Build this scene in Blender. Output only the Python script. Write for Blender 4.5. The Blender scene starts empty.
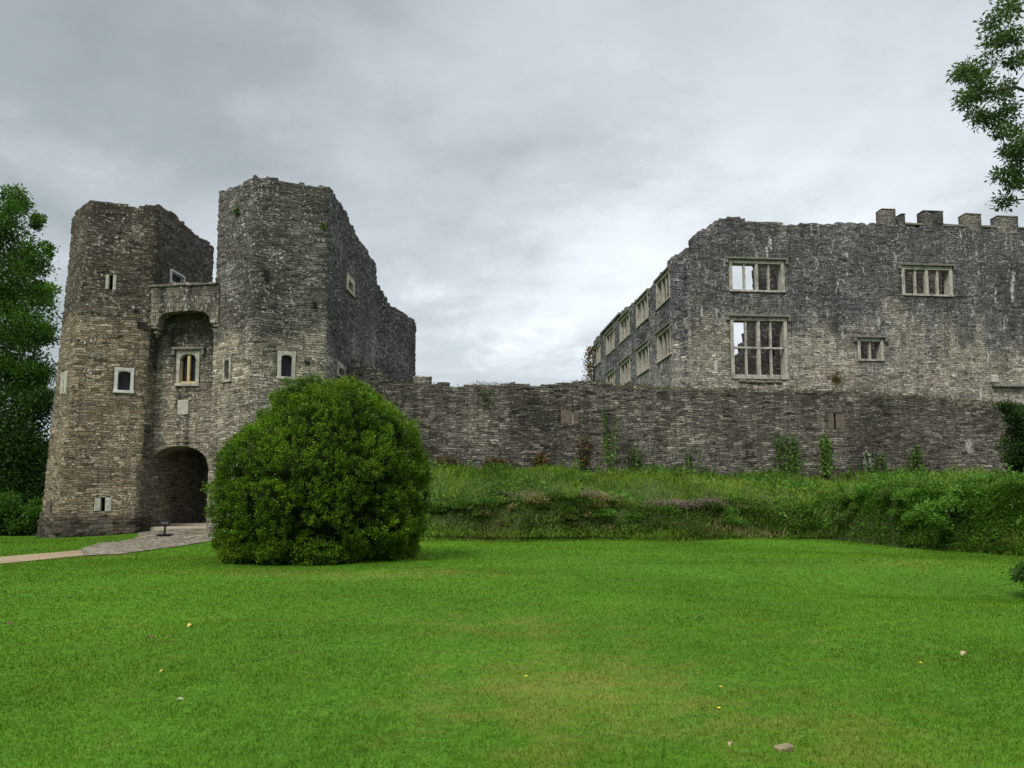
import bpy, bmesh, math, random
import numpy as np
from mathutils import Vector
R = math.radians
rng = np.random.default_rng(7)
random.seed(7)
sc = bpy.context.scene
COL = sc.collection

# ------------------------------------------------------------------ camera
EYE = 1.6
PITCH = R(5.2)
FPX = 769.0
CY = 435.0                       # the lens is shifted up a little: uprights stay nearly upright
cam_d = bpy.data.cameras.new("camera")
cam_d.sensor_width = 36.0
cam_d.lens = FPX / 1024 * 36.0
cam_d.shift_y = (CY - 384) / 1024
cam_d.clip_start = 0.1
cam_d.clip_end = 3000
cam = bpy.data.objects.new("camera", cam_d)
COL.objects.link(cam)
cam.location = (0, 0, EYE)
cam.rotation_euler = (math.pi / 2 + PITCH, 0, 0)
sc.camera = cam

# ------------------------------------------------------------------ world: overcast sky
SUN_EL, SUN_AZ = R(50), R(212)          # azimuth clockwise from +Y: behind the viewer, a little left
W = bpy.data.worlds.new("World")
sc.world = W
W.use_nodes = True
nt = W.node_tree
nt.nodes.clear()


class NT:
    """short-hand node builder"""
    def __init__(s, tree): s.t = tree

    def n(s, typ, ins=None, **props):
        nd = s.t.nodes.new(typ)
        for k, v in props.items(): setattr(nd, k, v)
        if ins:
            for k, v in ins.items(): s.set(nd.inputs[k], v)
        return nd

    def set(s, sock, v):
        if isinstance(v, bpy.types.NodeSocket): s.t.links.new(v, sock)
        elif isinstance(v, bpy.types.Node): s.t.links.new(v.outputs[0], sock)
        else:
            if hasattr(sock.default_value, '__len__') and len(sock.default_value) == 4 and len(v) == 3: v = (*v, 1)
            sock.default_value = v

    def m(s, op, a, b=0.0, clamp=False):
        nd = s.n('ShaderNodeMath', {0: a, 1: b}, operation=op, use_clamp=clamp)
        return nd.outputs[0]

    def vm(s, op, a, b=None):
        nd = s.n('ShaderNodeVectorMath', {0: a}, operation=op)
        if b is not None: s.set(nd.inputs[1], b)
        return nd.outputs['Value'] if op in ('DOT_PRODUCT', 'LENGTH') else nd.outputs[0]

    def noise(s, vec, scale, detail=4, rough=.55, dist=0.0):
        return s.n('ShaderNodeTexNoise', {'Vector': vec, 'Scale': scale, 'Detail': detail, 'Roughness': rough, 'Distortion': dist}).outputs[0]

    def ramp(s, fac, stops, interp='LINEAR'):
        nd = s.n('ShaderNodeValToRGB', {0: fac})
        cr = nd.color_ramp
        cr.interpolation = interp
        while len(cr.elements) < len(stops): cr.elements.new(.5)
        for e, (p, c) in zip(cr.elements, stops):
            e.position = p
            e.color = (*c, 1) if hasattr(c, '__len__') else (c, c, c, 1)
        return nd.outputs[0]

    def mr(s, v, a, b, c=0.0, d=1.0, smooth=True):
        nd = s.n('ShaderNodeMapRange', {0: v, 1: a, 2: b, 3: c, 4: d})
        if smooth: nd.interpolation_type = 'SMOOTHSTEP'
        return nd.outputs[0]

    def mix(s, fac, a, b, mode='MIX'):
        nd = s.n('ShaderNodeMix', data_type='RGBA', blend_type=mode)
        s.set(nd.inputs[0], fac); s.set(nd.inputs[6], a); s.set(nd.inputs[7], b)
        return nd.outputs[2]


g = NT(nt)
d_ = g.n('ShaderNodeTexCoord').outputs['Generated']
sep = g.n('ShaderNodeSeparateXYZ', {0: d_})
zz = g.m('MAXIMUM', sep.outputs[2], 0.0)
den = g.m('ADD', zz, 0.22)
pl = g.n('ShaderNodeCombineXYZ', {0: g.m('DIVIDE', sep.outputs[0], den), 1: g.m('DIVIDE', sep.outputs[1], den), 2: 0.37}).outputs[0]
big = g.noise(pl, .72, 7, .55, .15)
fine = g.noise(pl, 3.4, 8, .60, .2)
cl = g.m('ADD', g.m('MULTIPLY', big, .80), g.m('MULTIPLY', fine, .20))
cl = g.mr(cl, .35, .65)
wisp = g.mr(g.noise(g.vm('MULTIPLY', pl, (1, 1, 1)), 2.1, 9, .62, .25), .52, .70)
wisp = g.m('MULTIPLY', wisp, g.mr(zz, .10, .50, 1.0, .15))
horiz = g.mr(zz, .02, .55, 1.0, 0.0)          # lighter, thinner cloud low down
glow = g.vm('DOT_PRODUCT', d_, Vector((-.01, .985, .235)).normalized())
glow = g.mr(glow, .90, 1.0)
side = g.mr(sep.outputs[0], -.5, .6)
lum = g.m('ADD', g.m('ADD', g.m('MULTIPLY', cl, .50), g.m('MULTIPLY', horiz, .25)), g.m('ADD', g.m('MULTIPLY', glow, .17), g.m('ADD', g.m('MULTIPLY', side, .22), g.m('MULTIPLY', wisp, .17))))
ccol = g.ramp(lum, [(0.0, (1.40, 1.60, 1.64)), (.35, (1.98, 2.21, 2.27)), (.65, (3.05, 3.30, 3.44)), (.95, (5.1, 5.3, 5.65))])
over = g.mr(zz, .62, .92)                       # unseen cloud overhead, brightened to light the scene
ccol = g.mix(over, ccol, (13.6, 13.4, 13.0))
sky = g.n('ShaderNodeTexSky', sky_type='NISHITA', sun_disc=False, sun_elevation=SUN_EL, sun_rotation=SUN_AZ)
wcol = g.mix(.93, sky.outputs[0], ccol)
bg = g.n('ShaderNodeBackground', {0: wcol, 1: 0.10})
out = g.n('ShaderNodeOutputWorld', {0: bg.outputs[0]})

sun_d = bpy.data.lights.new("sun", 'SUN')
sun_d.energy = 1.5
sun_d.angle = R(18)
sun_d.color = (1.0, .96, .9)
sun = bpy.data.objects.new("sun", sun_d)
COL.objects.link(sun)
sv = Vector((math.sin(SUN_AZ) * math.cos(SUN_EL), math.cos(SUN_AZ) * math.cos(SUN_EL), math.sin(SUN_EL)))
sun.rotation_euler = sv.to_track_quat('Z', 'Y').to_euler()

sc.view_settings.view_transform = 'Standard'
sc.view_settings.look = 'None'
sc.view_settings.gamma = 1
sc.view_settings.exposure = 1.1
sc.render.engine = 'CYCLES'
sc.cycles.max_bounces = 6
sc.cycles.diffuse_bounces = 3
sc.cycles.transmission_bounces = 3
sc.cycles.use_denoising = True


# ------------------------------------------------------------------ survey helpers
def ray(px, py):
    xc, yc = (px - 512) / FPX, (CY - py) / FPX
    c, s = math.cos(PITCH), math.sin(PITCH)
    return np.array([xc, c - yc * s, s + yc * c])


def at(px, py, Y):
    d = ray(px, py)
    return np.array([0, 0, EYE]) + d * (Y / d[1])


def smooth(a, b, x):
    t = np.clip((np.asarray(x, float) - a) / (b - a), 0, 1)
    return t * t * (3 - 2 * t)


def gz(x, y):
    x = np.asarray(x, float); y = np.asarray(y, float)
    z = .45 * np.exp(-((x + 16.2) / 3.6) ** 2) * smooth(33, 39, y)
    z = z - .42 * np.exp(-((y - 17) / 3.2) ** 2) * smooth(2.5, 9, x)
    z = z + .05 * np.sin(x * .31 + 1.3) * np.sin(y * .27) + .03 * np.sin(x * .8 + y * .5)
    return z


def ground_hit(px, py):
    d = ray(px, py)
    t = 1.0
    while t < 400:
        p = np.array([0, 0, EYE]) + d * t
        if p[2] <= gz(p[0], p[1]): return p
        t += .03
    return p


class Plane:
    """a vertical wall plane through two plan points, looking out to the right of the walk P0 > P1"""
    def __init__(s, P0, P1):
        s.p0 = np.array(P0[:2], float); s.p1 = np.array(P1[:2], float)
        v = s.p1 - s.p0; s.L = np.hypot(*v); s.u = v / s.L; s.n = np.array([s.u[1], -s.u[0]])

    def pt(s, a, z, d=0.0):
        q = s.p0 + s.u * a + s.n * d
        return (q[0], q[1], z)

    def hit(s, px, py):
        d = ray(px, py)
        t = np.dot(s.p0, s.n) / np.dot(d[:2], s.n)
        q = d * t
        return np.dot(q[:2] - s.p0, s.u), q[2] + EYE

    def rect(s, x0, y0, x1, y1):
        ym, xm = (y0 + y1) / 2, (x0 + x1) / 2
        a, b = s.hit(x0, ym)[0], s.hit(x1, ym)[0]
        return a, b, s.hit(xm, y1)[1], s.hit(xm, y0)[1]


# ------------------------------------------------------------------ object helpers
def obj(name, me, mat=None, parent=None):
    o = bpy.data.objects.new(name, me)
    COL.objects.link(o)
    if mat:
        for m_ in (mat if isinstance(mat, (list, tuple)) else [mat]): me.materials.append(m_)
    if parent: o.parent = parent
    return o


def tag(o, label=None, cat=None, group=None, kind=None):
    if label: o['label'] = label
    if cat: o['category'] = cat
    if group: o['group'] = group
    if kind: o['kind'] = kind
    return o


def empty(name, label, cat, group=None):
    o = bpy.data.objects.new(name, None)
    o.empty_display_size = .3
    COL.objects.link(o)
    return tag(o, label, cat, group)


def np_mesh(name, V, F, rnd=None, uv=None, midx=None, smooth_=False):
    V = np.asarray(V, np.float32); F = np.asarray(F, np.int32)
    k = F.shape[1]
    me = bpy.data.meshes.new(name)
    me.vertices.add(len(V)); me.vertices.foreach_set('co', V.ravel())
    me.loops.add(F.size); me.loops.foreach_set('vertex_index', F.ravel())
    me.polygons.add(len(F))
    me.polygons.foreach_set('loop_start', np.arange(0, F.size, k, dtype=np.int32))
    me.polygons.foreach_set('loop_total', np.full(len(F), k, np.int32))
    if midx is not None: me.polygons.foreach_set('material_index', np.asarray(midx, np.int32))
    if smooth_: me.polygons.foreach_set('use_smooth', np.ones(len(F), bool))
    if uv is not None:
        l = me.uv_layers.new(name='UVMap'); l.data.foreach_set('uv', np.asarray(uv, np.float32).ravel())
    if rnd is not None:
        a = me.attributes.new('rnd', 'FLOAT', 'FACE'); a.data.foreach_set('value', np.asarray(rnd, np.float32))
    me.update(calc_edges=True)
    return me


class MB:
    """collects boxes / prisms for one mesh"""
    def __init__(s): s.v = []; s.f = []

    def hexa(s, P):
        b = len(s.v); s.v += [tuple(p) for p in P]
        for q in ((3, 2, 1, 0), (4, 5, 6, 7), (0, 1, 5, 4), (1, 2, 6, 5), (2, 3, 7, 6), (3, 0, 4, 7)):
            s.f.append(tuple(b + i for i in q))

    def pbox(s, pl, a0, a1, z0, z1, d0, d1, chip=0.0):
        j = lambda: random.uniform(-chip, chip)
        P = [pl.pt(a, z + j(), d + j()) for z in (z0, z1) for a, d in ((a0 + j(), d1), (a1 + j(), d1), (a1 + j(), d0), (a0 + j(), d0))]
        s.hexa(P)

    def arch_plate(s, pl, a0, a1, zs, zt, rise, d0, d1, n=12, power=2.2):
        """fills the rectangle a0..a1, zs..zt above an arch springing at zs"""
        for i in range(n):
            q = []
            for t in (i / n, (i + 1) / n):
                x = 2 * t - 1
                h = rise * (max(0, 1 - abs(x) ** power) ** (1 / 2.0))
                q.append((a0 + (a1 - a0) * t, zs + h))
            (x0, h0), (x1, h1) = q
            s.hexa([pl.pt(x0, h0, d1), pl.pt(x1, h1, d1), pl.pt(x1, h1, d0), pl.pt(x0, h0, d0),
                    pl.pt(x0, zt, d1), pl.pt(x1, zt, d1), pl.pt(x1, zt, d0), pl.pt(x0, zt, d0)])

    def tube(s, pts, radii, n=6):
        rings = []
        pts = [Vector(p) for p in pts]
        for i, p in enumerate(pts):
            t = (pts[min(i + 1, len(pts) - 1)] - pts[max(i - 1, 0)]).normalized()
            a = t.orthogonal().normalized(); b = t.cross(a)
            r0 = len(s.v)
            for k in range(n):
                an = 2 * math.pi * k / n
                s.v.append(tuple(p + (a * math.cos(an) + b * math.sin(an)) * radii[i]))
            rings.append(r0)
        for r0, r1 in zip(rings, rings[1:]):
            for k in range(n):
                s.f.append((r0 + k, r0 + (k + 1) % n, r1 + (k + 1) % n, r1 + k))
        s.f.append(tuple(rings[-1] + k for k in range(n)))
        s.f.append(tuple(rings[0] + n - 1 - k for k in range(n)))

    def build(s, name, mat, parent=None, bevel=0.0, boxuv=True):
        me = bpy.data.meshes.new(name)
        me.from_pydata(s.v, [], s.f)
        bm = bmesh.new(); bm.from_mesh(me)
        bmesh.ops.recalc_face_normals(bm, faces=bm.faces)
        if bevel: bmesh.ops.bevel(bm, geom=list(bm.edges), offset=bevel, segments=1, affect='EDGES')
        uvl = bm.loops.layers.uv.new('UVMap')
        for f in bm.faces:
            nx, ny, nz = f.normal
            for l in f.loops:
                x, y, z = l.vert.co
                if abs(nz) > .8: l[uvl].uv = (x, y)
                elif abs(nx) > abs(ny): l[uvl].uv = (y, z)
                else: l[uvl].uv = (x, z)
        bm.to_mesh(me); bm.free()
        return obj(name, me, mat, parent)


# ------------------------------------------------------------------ materials
def new_mat(name):
    m = bpy.data.materials.new(name); m.use_nodes = True
    m.node_tree.nodes.clear()
    return m, NT(m.node_tree)


def finish(g, col, rough=.9, bump=None, bdist=.03, bstr=.6, spec=.2, extra=None):
    p = g.n('ShaderNodeBsdfPrincipled', {'Base Color': col, 'Roughness': rough, 'Specular IOR Level': spec})
    if bump is not None:
        b = g.n('ShaderNodeBump', {'Height': bump, 'Distance': bdist, 'Strength': bstr})
        g.set(p.inputs['Normal'], b.outputs[0])
    g.n('ShaderNodeOutputMaterial', {0: p.outputs[0]})
    return p


def stone_mat(name, stones, mortar=(.04, .036, .032), row=.125, width=.52, dark=None, dark_amt=.5, dark_col=(.27, .29, .34),
              lichen=.3, lich_col=(.42, .41, .37), white=0.0, moss=.5, contrast=1.0, damp=0.0, streak=.35, seed=0.0, spots=()):
    """coursed rubble: irregular thin slabs, weather staining, lichen, lime runs"""
    m, g = new_mat(name)
    uv = g.n('ShaderNodeUVMap').outputs[0]
    geo = g.n('ShaderNodeNewGeometry')
    pos = g.vm('ADD', geo.outputs['Position'], (seed, seed * 1.7, 0))
    su = g.n('ShaderNodeSeparateXYZ', {0: uv})
    w1 = g.m('MULTIPLY', g.m('SUBTRACT', g.noise(pos, .5, 2), .5), .40)
    w2 = g.m('MULTIPLY', g.m('SUBTRACT', g.noise(pos, 2.5, 3), .5), .10)
    v = g.m('ADD', su.outputs[1], g.m('ADD', w1, w2))
    u = g.m('ADD', su.outputs[0], g.m('MULTIPLY', g.m('SUBTRACT', g.noise(pos, 5.0, 2), .5), .16))
    vec = g.n('ShaderNodeCombineXYZ', {0: u, 1: v, 2: 0.0}).outputs[0]

    def brick(w, h, off, sq, fr):
        return g.n('ShaderNodeTexBrick', {'Vector': g.vm('ADD', vec, (off, off * .37, 0)), 'Color1': (0, 0, 0), 'Color2': (1, 1, 1), 'Mortar': (0, 0, 0), 'Scale': 1.0,
                                         'Mortar Size': .012, 'Mortar Smooth': .3, 'Bias': 0.0, 'Brick Width': w, 'Row Height': h},
                   offset=.5, offset_frequency=2, squash=sq, squash_frequency=fr)
    b1 = brick(width, row, 0.0, .62, 3)
    b2 = brick(width * .62, row * .66, 3.3, 1.7, 2)
    b3 = brick(width * 1.5, row * 1.55, 7.1, .7, 2)
    k1 = g.mr(g.noise(pos, 1.1, 4, .65), .49, .52)
    k2 = g.mr(g.noise(g.vm('ADD', pos, (9, 4, 2)), .9, 4, .65), .57, .60)
    rnd = g.mix(k2, g.mix(k1, b1.outputs[0], b2.outputs[0]), b3.outputs[0])
    fac = g.mix(k2, g.mix(k1, b1.outputs[1], b2.outputs[1]), b3.outputs[1])
    n = len(stones)
    col = g.ramp(rnd, [((i + .0) / (n - 1), c) for i, c in enumerate(stones)])
    # grain and big tonal patches
    grain = g.noise(pos, 11, 5, .7)
    col = g.mix(1.0, col, g.ramp(grain, [(.25, 1 - .62 * contrast), (.5, .95), (.78, 1 + .75 * contrast)]), 'MULTIPLY')
    patch = g.noise(g.vm('ADD', pos, (3, 8, 5)), .33, 5, .6)
    col = g.mix(1.0, col, g.ramp(patch, [(.3, .62), (.5, 1.0), (.7, 1.38)]), 'MULTIPLY')
    col = g.mix(fac, col, mortar)
    sp = g.n('ShaderNodeSeparateXYZ', {0: pos})
    # dark algae staining
    wn = g.noise(g.vm('MULTIPLY', pos, (1, 1, .45)), .55, 7, .68, .3)
    wn2 = g.noise(g.vm('MULTIPLY', pos, (1.8, 1.8, .16)), 1.0, 5, .6)
    wn3 = g.noise(g.vm('ADD', g.vm('MULTIPLY', pos, (1, 1, .7)), (2, 9, 3)), .2, 5, .62)
    st = g.m('ADD', g.m('MULTIPLY', wn, .45), g.m('ADD', g.m('MULTIPLY', wn2, .30), g.m('MULTIPLY', g.m('ADD', g.m('MULTIPLY', g.m('SUBTRACT', wn3, .5), 3.2), .5), .25)))
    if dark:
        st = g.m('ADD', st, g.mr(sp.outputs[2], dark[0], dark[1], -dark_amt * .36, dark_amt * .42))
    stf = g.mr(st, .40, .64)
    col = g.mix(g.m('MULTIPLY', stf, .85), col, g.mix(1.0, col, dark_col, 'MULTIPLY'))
    if streak:
        ds = g.noise(g.vm('MULTIPLY', g.vm('ADD', pos, (5, 1, 0)), (1.5, 1.5, .10)), 1.0, 4, .6)
        col = g.mix(g.m('MULTIPLY', g.mr(ds, .54, .68), streak), col, (.025, .024, .022))
    # lichen spots
    ln = g.noise(g.vm('MULTIPLY', pos, (1, 1, 1.5)), 3.8, 6, .74)
    la = g.noise(pos, .5, 3)
    lf = g.mr(g.m('ADD', ln, g.m('MULTIPLY', g.m('SUBTRACT', la, .5), .5)), .62 - .08 * lichen, .70 - .08 * lichen)
    col = g.mix(g.m('MULTIPLY', lf, min(1, lichen * 1.6)), col, lich_col)
    sv = g.noise(g.vm('ADD', pos, (4, 2, 6)), 7.5, 3, .6)
    sa = g.noise(pos, .8, 4, .6)
    sf = g.mr(g.m('ADD', sv, g.m('MULTIPLY', g.m('SUBTRACT', sa, .5), .35)), .64 - .05 * lichen, .70 - .05 * lichen)
    col = g.mix(g.m('MULTIPLY', sf, min(1, lichen * 2.2)), col, tuple(min(.62, x * 1.35) for x in lich_col))
    pv = g.noise(g.vm('MULTIPLY', g.vm('ADD', pos, (8, 5, 1)), (1, 1, 2.2)), 4.5, 3, .6)
    col = g.mix(g.m('MULTIPLY', g.mr(pv, .36, .29), .8), col, (.022, .02, .018))
    if white:
        wv = g.noise(g.vm('MULTIPLY', pos, (2.4, 2.4, .6)), 1.0, 6, .68)
        wv2 = g.noise(pos, 8, 3, .7)
        wf = g.mr(g.m('ADD', wv, g.m('MULTIPLY', g.m('SUBTRACT', wv2, .5), .35)), .615, .67)
        col = g.mix(g.m('MULTIPLY', wf, white), col, (.55, .55, .53))
    if damp:
        col = g.mix(g.m('MULTIPLY', g.mr(g.m('ADD', sp.outputs[2], g.m('MULTIPLY', wn, 1.2)), .8, 2.2, 1.0, 0.0), damp), col, (.035, .033, .03))
    for cx, cz, rx, rz in spots:
        dx = g.m('DIVIDE', g.m('SUBTRACT', g.m('SUBTRACT', sp.outputs[0], seed), cx), rx); dz_ = g.m('DIVIDE', g.m('SUBTRACT', sp.outputs[2], cz), rz)
        e_ = g.m('EXPONENT', g.m('MULTIPLY', g.m('ADD', g.m('MULTIPLY', dx, dx), g.m('MULTIPLY', dz_, dz_)), -1.0))
        sf_ = g.mr(g.m('ADD', g.noise(pos, 5.0, 5, .7), g.m('MULTIPLY', e_, .45)), .72, .84)
        col = g.mix(g.m('MULTIPLY', sf_, .9), col, (.42, .41, .40))
    # moss on ledges and a little on the faces
    sn = g.n('ShaderNodeSeparateXYZ', {0: geo.outputs['Normal']})
    mn = g.noise(pos, 2.3, 5, .65)
    mf = g.m('MULTIPLY', g.mr(sn.outputs[2], .45, .8), g.mr(mn, .35, .55))
    mossc = g.ramp(g.noise(pos, 5.5, 4), [(.35, (.045, .035, .018)), (.55, (.075, .07, .022)), (.7, (.13, .13, .09))])
    col = g.mix(g.m('MULTIPLY', mf, moss), col, mossc)
    mf2 = g.mr(g.noise(g.vm('ADD', pos, (2, 7, 1)), .42, 6, .72), .64, .76)
    col = g.mix(g.m('MULTIPLY', mf2, .55 * moss), col, (.06, .062, .02))
    h = g.m('ADD', g.m('ADD', g.m('MULTIPLY', g.m('SUBTRACT', 1.0, fac), .7), g.m('MULTIPLY', rnd, .6)), g.m('MULTIPLY', grain, .8))
    finish(g, col, .92, h, .07, .9)
    return m


def plain_stone(name, col, var=.35, stain=.4, seed=0.0):
    m, g = new_mat(name)
    geo = g.n('ShaderNodeNewGeometry'); pos = g.vm('ADD', geo.outputs['Position'], (seed, 0, seed))
    n1 = g.noise(pos, 5, 6, .75); n2 = g.noise(g.vm('MULTIPLY', pos, (1, 1, .5)), 2.6, 6, .7)
    c = g.mix(1.0, col, g.ramp(n1, [(.25, 1 - var), (.5, 1.0), (.75, 1 + var)]), 'MULTIPLY')
    c = g.mix(g.m('MULTIPLY', g.mr(n2, .48, .68), stain), c, tuple(x * .35 for x in col))
    finish(g, c, .88, n1, .02, .5)
    return m


def flat_mat(name, col, rough=.6, spec=.3, metal=0.0):
    m, g = new_mat(name)
    geo = g.n('ShaderNodeNewGeometry')
    c = g.mix(1.0, col, g.ramp(g.noise(geo.outputs['Position'], 9, 4), [(.3, .8), (.7, 1.15)]), 'MULTIPLY')
    p = finish(g, c, rough, None, spec=spec)
    p.inputs['Metallic'].default_value = metal
    return m


def leaf_mat(name, stops, trans=.35, rough=.5, patch=None, patch_scale=.25, spec=.1, lawn=False):
    m, g = new_mat(name)
    a = g.n('ShaderNodeAttribute', attribute_name='rnd').outputs['Fac']
    n = len(stops)
    col = g.ramp(a, [(i / (n - 1), c) for i, c in enumerate(stops)])
    geo = g.n('ShaderNodeNewGeometry')
    big = g.noise(geo.outputs['Position'], patch_scale, 4, .6)
    col = g.mix(1.0, col, g.ramp(big, [(.3, .72), (.5, 1.0), (.7, 1.3)]), 'MULTIPLY')
    if patch: col = g.mix(g.m('MULTIPLY', g.mr(g.noise(g.vm('ADD', geo.outputs['Position'], (11, 3, 0)), patch[1], 5, .6), .50, .66), patch[2]), col, patch[0])
    if lawn:
        ps_ = geo.outputs['Position']
        col = g.mix(1.0, col, g.ramp(g.noise(ps_, 2.6, 6, .7), [(.3, .68), (.5, 1.0), (.7, 1.28)]), 'MULTIPLY')
        col = g.mix(g.m('MULTIPLY', dry_patches(g, ps_), .75), col, (.16, .15, .032))
    p = g.n('ShaderNodeBsdfPrincipled', {'Base Color': col, 'Roughness': rough, 'Specular IOR Level': spec})
    t = g.n('ShaderNodeBsdfTranslucent', {0: g.mix(1.0, col, (1.15, 1.25, .7), 'MULTIPLY')})
    mx = g.n('ShaderNodeMixShader', {0: trans, 1: p.outputs[0], 2: t.outputs[0]})
    g.n('ShaderNodeOutputMaterial', {0: mx.outputs[0]})
    return m


def glass_mat(name, base, lattice=.11, lead=(.03, .03, .03)):
    m, g = new_mat(name)
    uv = g.n('ShaderNodeUVMap').outputs[0]
    b = g.n('ShaderNodeTexBrick', {'Vector': uv, 'Color1': base, 'Color2': tuple(x * 1.6 for x in base), 'Mortar': lead, 'Scale': 1.0, 'Mortar Size': .012, 'Brick Width': lattice, 'Row Height': lattice * 1.3}, offset=0.0)
    p = finish(g, b.outputs[0], .3, None, spec=.14)
    return m


M = {}
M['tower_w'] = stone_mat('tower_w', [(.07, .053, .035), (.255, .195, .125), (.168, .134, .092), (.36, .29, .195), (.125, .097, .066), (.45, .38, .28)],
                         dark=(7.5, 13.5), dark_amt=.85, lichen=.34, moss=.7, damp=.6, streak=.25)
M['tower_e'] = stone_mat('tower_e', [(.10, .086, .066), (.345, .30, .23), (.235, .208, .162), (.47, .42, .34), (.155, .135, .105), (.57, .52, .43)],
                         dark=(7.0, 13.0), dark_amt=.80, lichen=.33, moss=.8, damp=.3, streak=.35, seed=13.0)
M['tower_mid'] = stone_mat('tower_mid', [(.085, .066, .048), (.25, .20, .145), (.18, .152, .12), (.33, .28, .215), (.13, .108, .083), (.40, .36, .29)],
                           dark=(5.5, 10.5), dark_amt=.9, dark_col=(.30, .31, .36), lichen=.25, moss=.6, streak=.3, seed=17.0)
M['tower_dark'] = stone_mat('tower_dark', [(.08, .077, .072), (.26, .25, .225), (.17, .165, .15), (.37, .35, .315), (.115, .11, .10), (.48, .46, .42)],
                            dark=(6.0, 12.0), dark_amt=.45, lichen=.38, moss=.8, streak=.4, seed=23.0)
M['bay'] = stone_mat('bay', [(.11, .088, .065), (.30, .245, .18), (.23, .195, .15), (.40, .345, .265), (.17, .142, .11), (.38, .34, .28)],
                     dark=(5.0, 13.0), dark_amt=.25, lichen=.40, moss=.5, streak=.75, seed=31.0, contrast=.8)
M['plinth'] = stone_mat('plinth', [(.05, .037, .026), (.17, .127, .085), (.11, .085, .06), (.24, .19, .13), (.08, .062, .045)], row=.19, width=.7, lichen=.15, moss=.8, damp=.5, streak=.5, seed=3.0)
M['bridge'] = stone_mat('bridge', [(.12, .10, .075), (.30, .26, .20), (.22, .19, .147), (.38, .335, .265), (.165, .14, .108)], row=.40, width=.22, lichen=.4, moss=.6, streak=.85, seed=37.0, contrast=.8)
M['curtain'] = stone_mat('curtain', [(.038, .035, .030), (.18, .163, .134), (.095, .086, .071), (.28, .255, .212), (.072, .065, .054), (.38, .35, .295)],
                         row=.125, width=.55, mortar=(.016, .014, .013), dark_amt=.3, dark_col=(.44, .44, .42), lichen=.12, moss=1.0, streak=.4, seed=41.0, spots=((20.3, 3.95, .34, .85), (26.6, 5.0, .3, .5)))
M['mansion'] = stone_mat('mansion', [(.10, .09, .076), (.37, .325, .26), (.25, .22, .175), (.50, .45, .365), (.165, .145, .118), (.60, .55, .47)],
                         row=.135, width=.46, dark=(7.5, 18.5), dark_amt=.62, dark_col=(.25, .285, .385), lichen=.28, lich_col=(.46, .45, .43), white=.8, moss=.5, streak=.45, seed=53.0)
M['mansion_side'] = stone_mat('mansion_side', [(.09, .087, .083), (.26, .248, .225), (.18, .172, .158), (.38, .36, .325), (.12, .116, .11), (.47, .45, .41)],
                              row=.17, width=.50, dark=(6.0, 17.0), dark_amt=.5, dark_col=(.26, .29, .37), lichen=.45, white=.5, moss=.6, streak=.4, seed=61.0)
M['merlon'] = stone_mat('merlon', [(.08, .075, .066), (.25, .23, .195), (.17, .155, .13), (.35, .32, .275)], row=.135, width=.46, lichen=.3, moss=.7, streak=.5, seed=91.0)
M['inner'] = stone_mat('inner', [(.022, .021, .019), (.075, .07, .06), (.045, .043, .038), (.12, .11, .095)], row=.18, width=.5, lichen=.2, white=.1, moss=.6, seed=71.0)  # dark algae stone, darkened further for the shade indoors
M['passage'] = stone_mat('passage', [(.16, .13, .10), (.38, .32, .245), (.28, .235, .185), (.45, .39, .31)], row=.2, width=.6, lichen=.15, moss=.15, streak=.1, seed=81.0)
M['dressed'] = plain_stone('dressed', (.34, .315, .27), .6, .85)
M['dressed_pale'] = plain_stone('dressed_pale', (.36, .345, .295), .45, .55, 5.0)
M['limewash'] = plain_stone('limewash', (.46, .455, .43), .3, .4, 9.0)
M['ochre'] = plain_stone('ochre', (.48, .37, .20), .2, .25, 15.0)
M['red_stone'] = plain_stone('red_stone', (.12, .095, .078), .6, .8, 19.0)
M['white_paint'] = flat_mat('white_paint', (.55, .56, .56), .5)
M['leaded'] = glass_mat('leaded', (.008, .010, .014))
M['glass'] = glass_mat('glass', (.03, .05, .06), 4.0)
M['void_shade'] = flat_mat('void_shade', (.012, .011, .01), .9)  # near-black colour painting the shade inside slits and holes
M['black'] = flat_mat('black', (.012, .013, .014), .7, .1)
M['letter'] = flat_mat('letter', (.16, .16, .165), .8, .1)
M['slab'] = plain_stone('slab', (.33, .29, .23), .25, .25, 33.0)
M['bark'] = plain_stone('bark', (.055, .045, .035), .4, .3, 40.0)
M['twig'] = flat_mat('twig', (.010, .016, .005), 1.0, .0)


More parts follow.
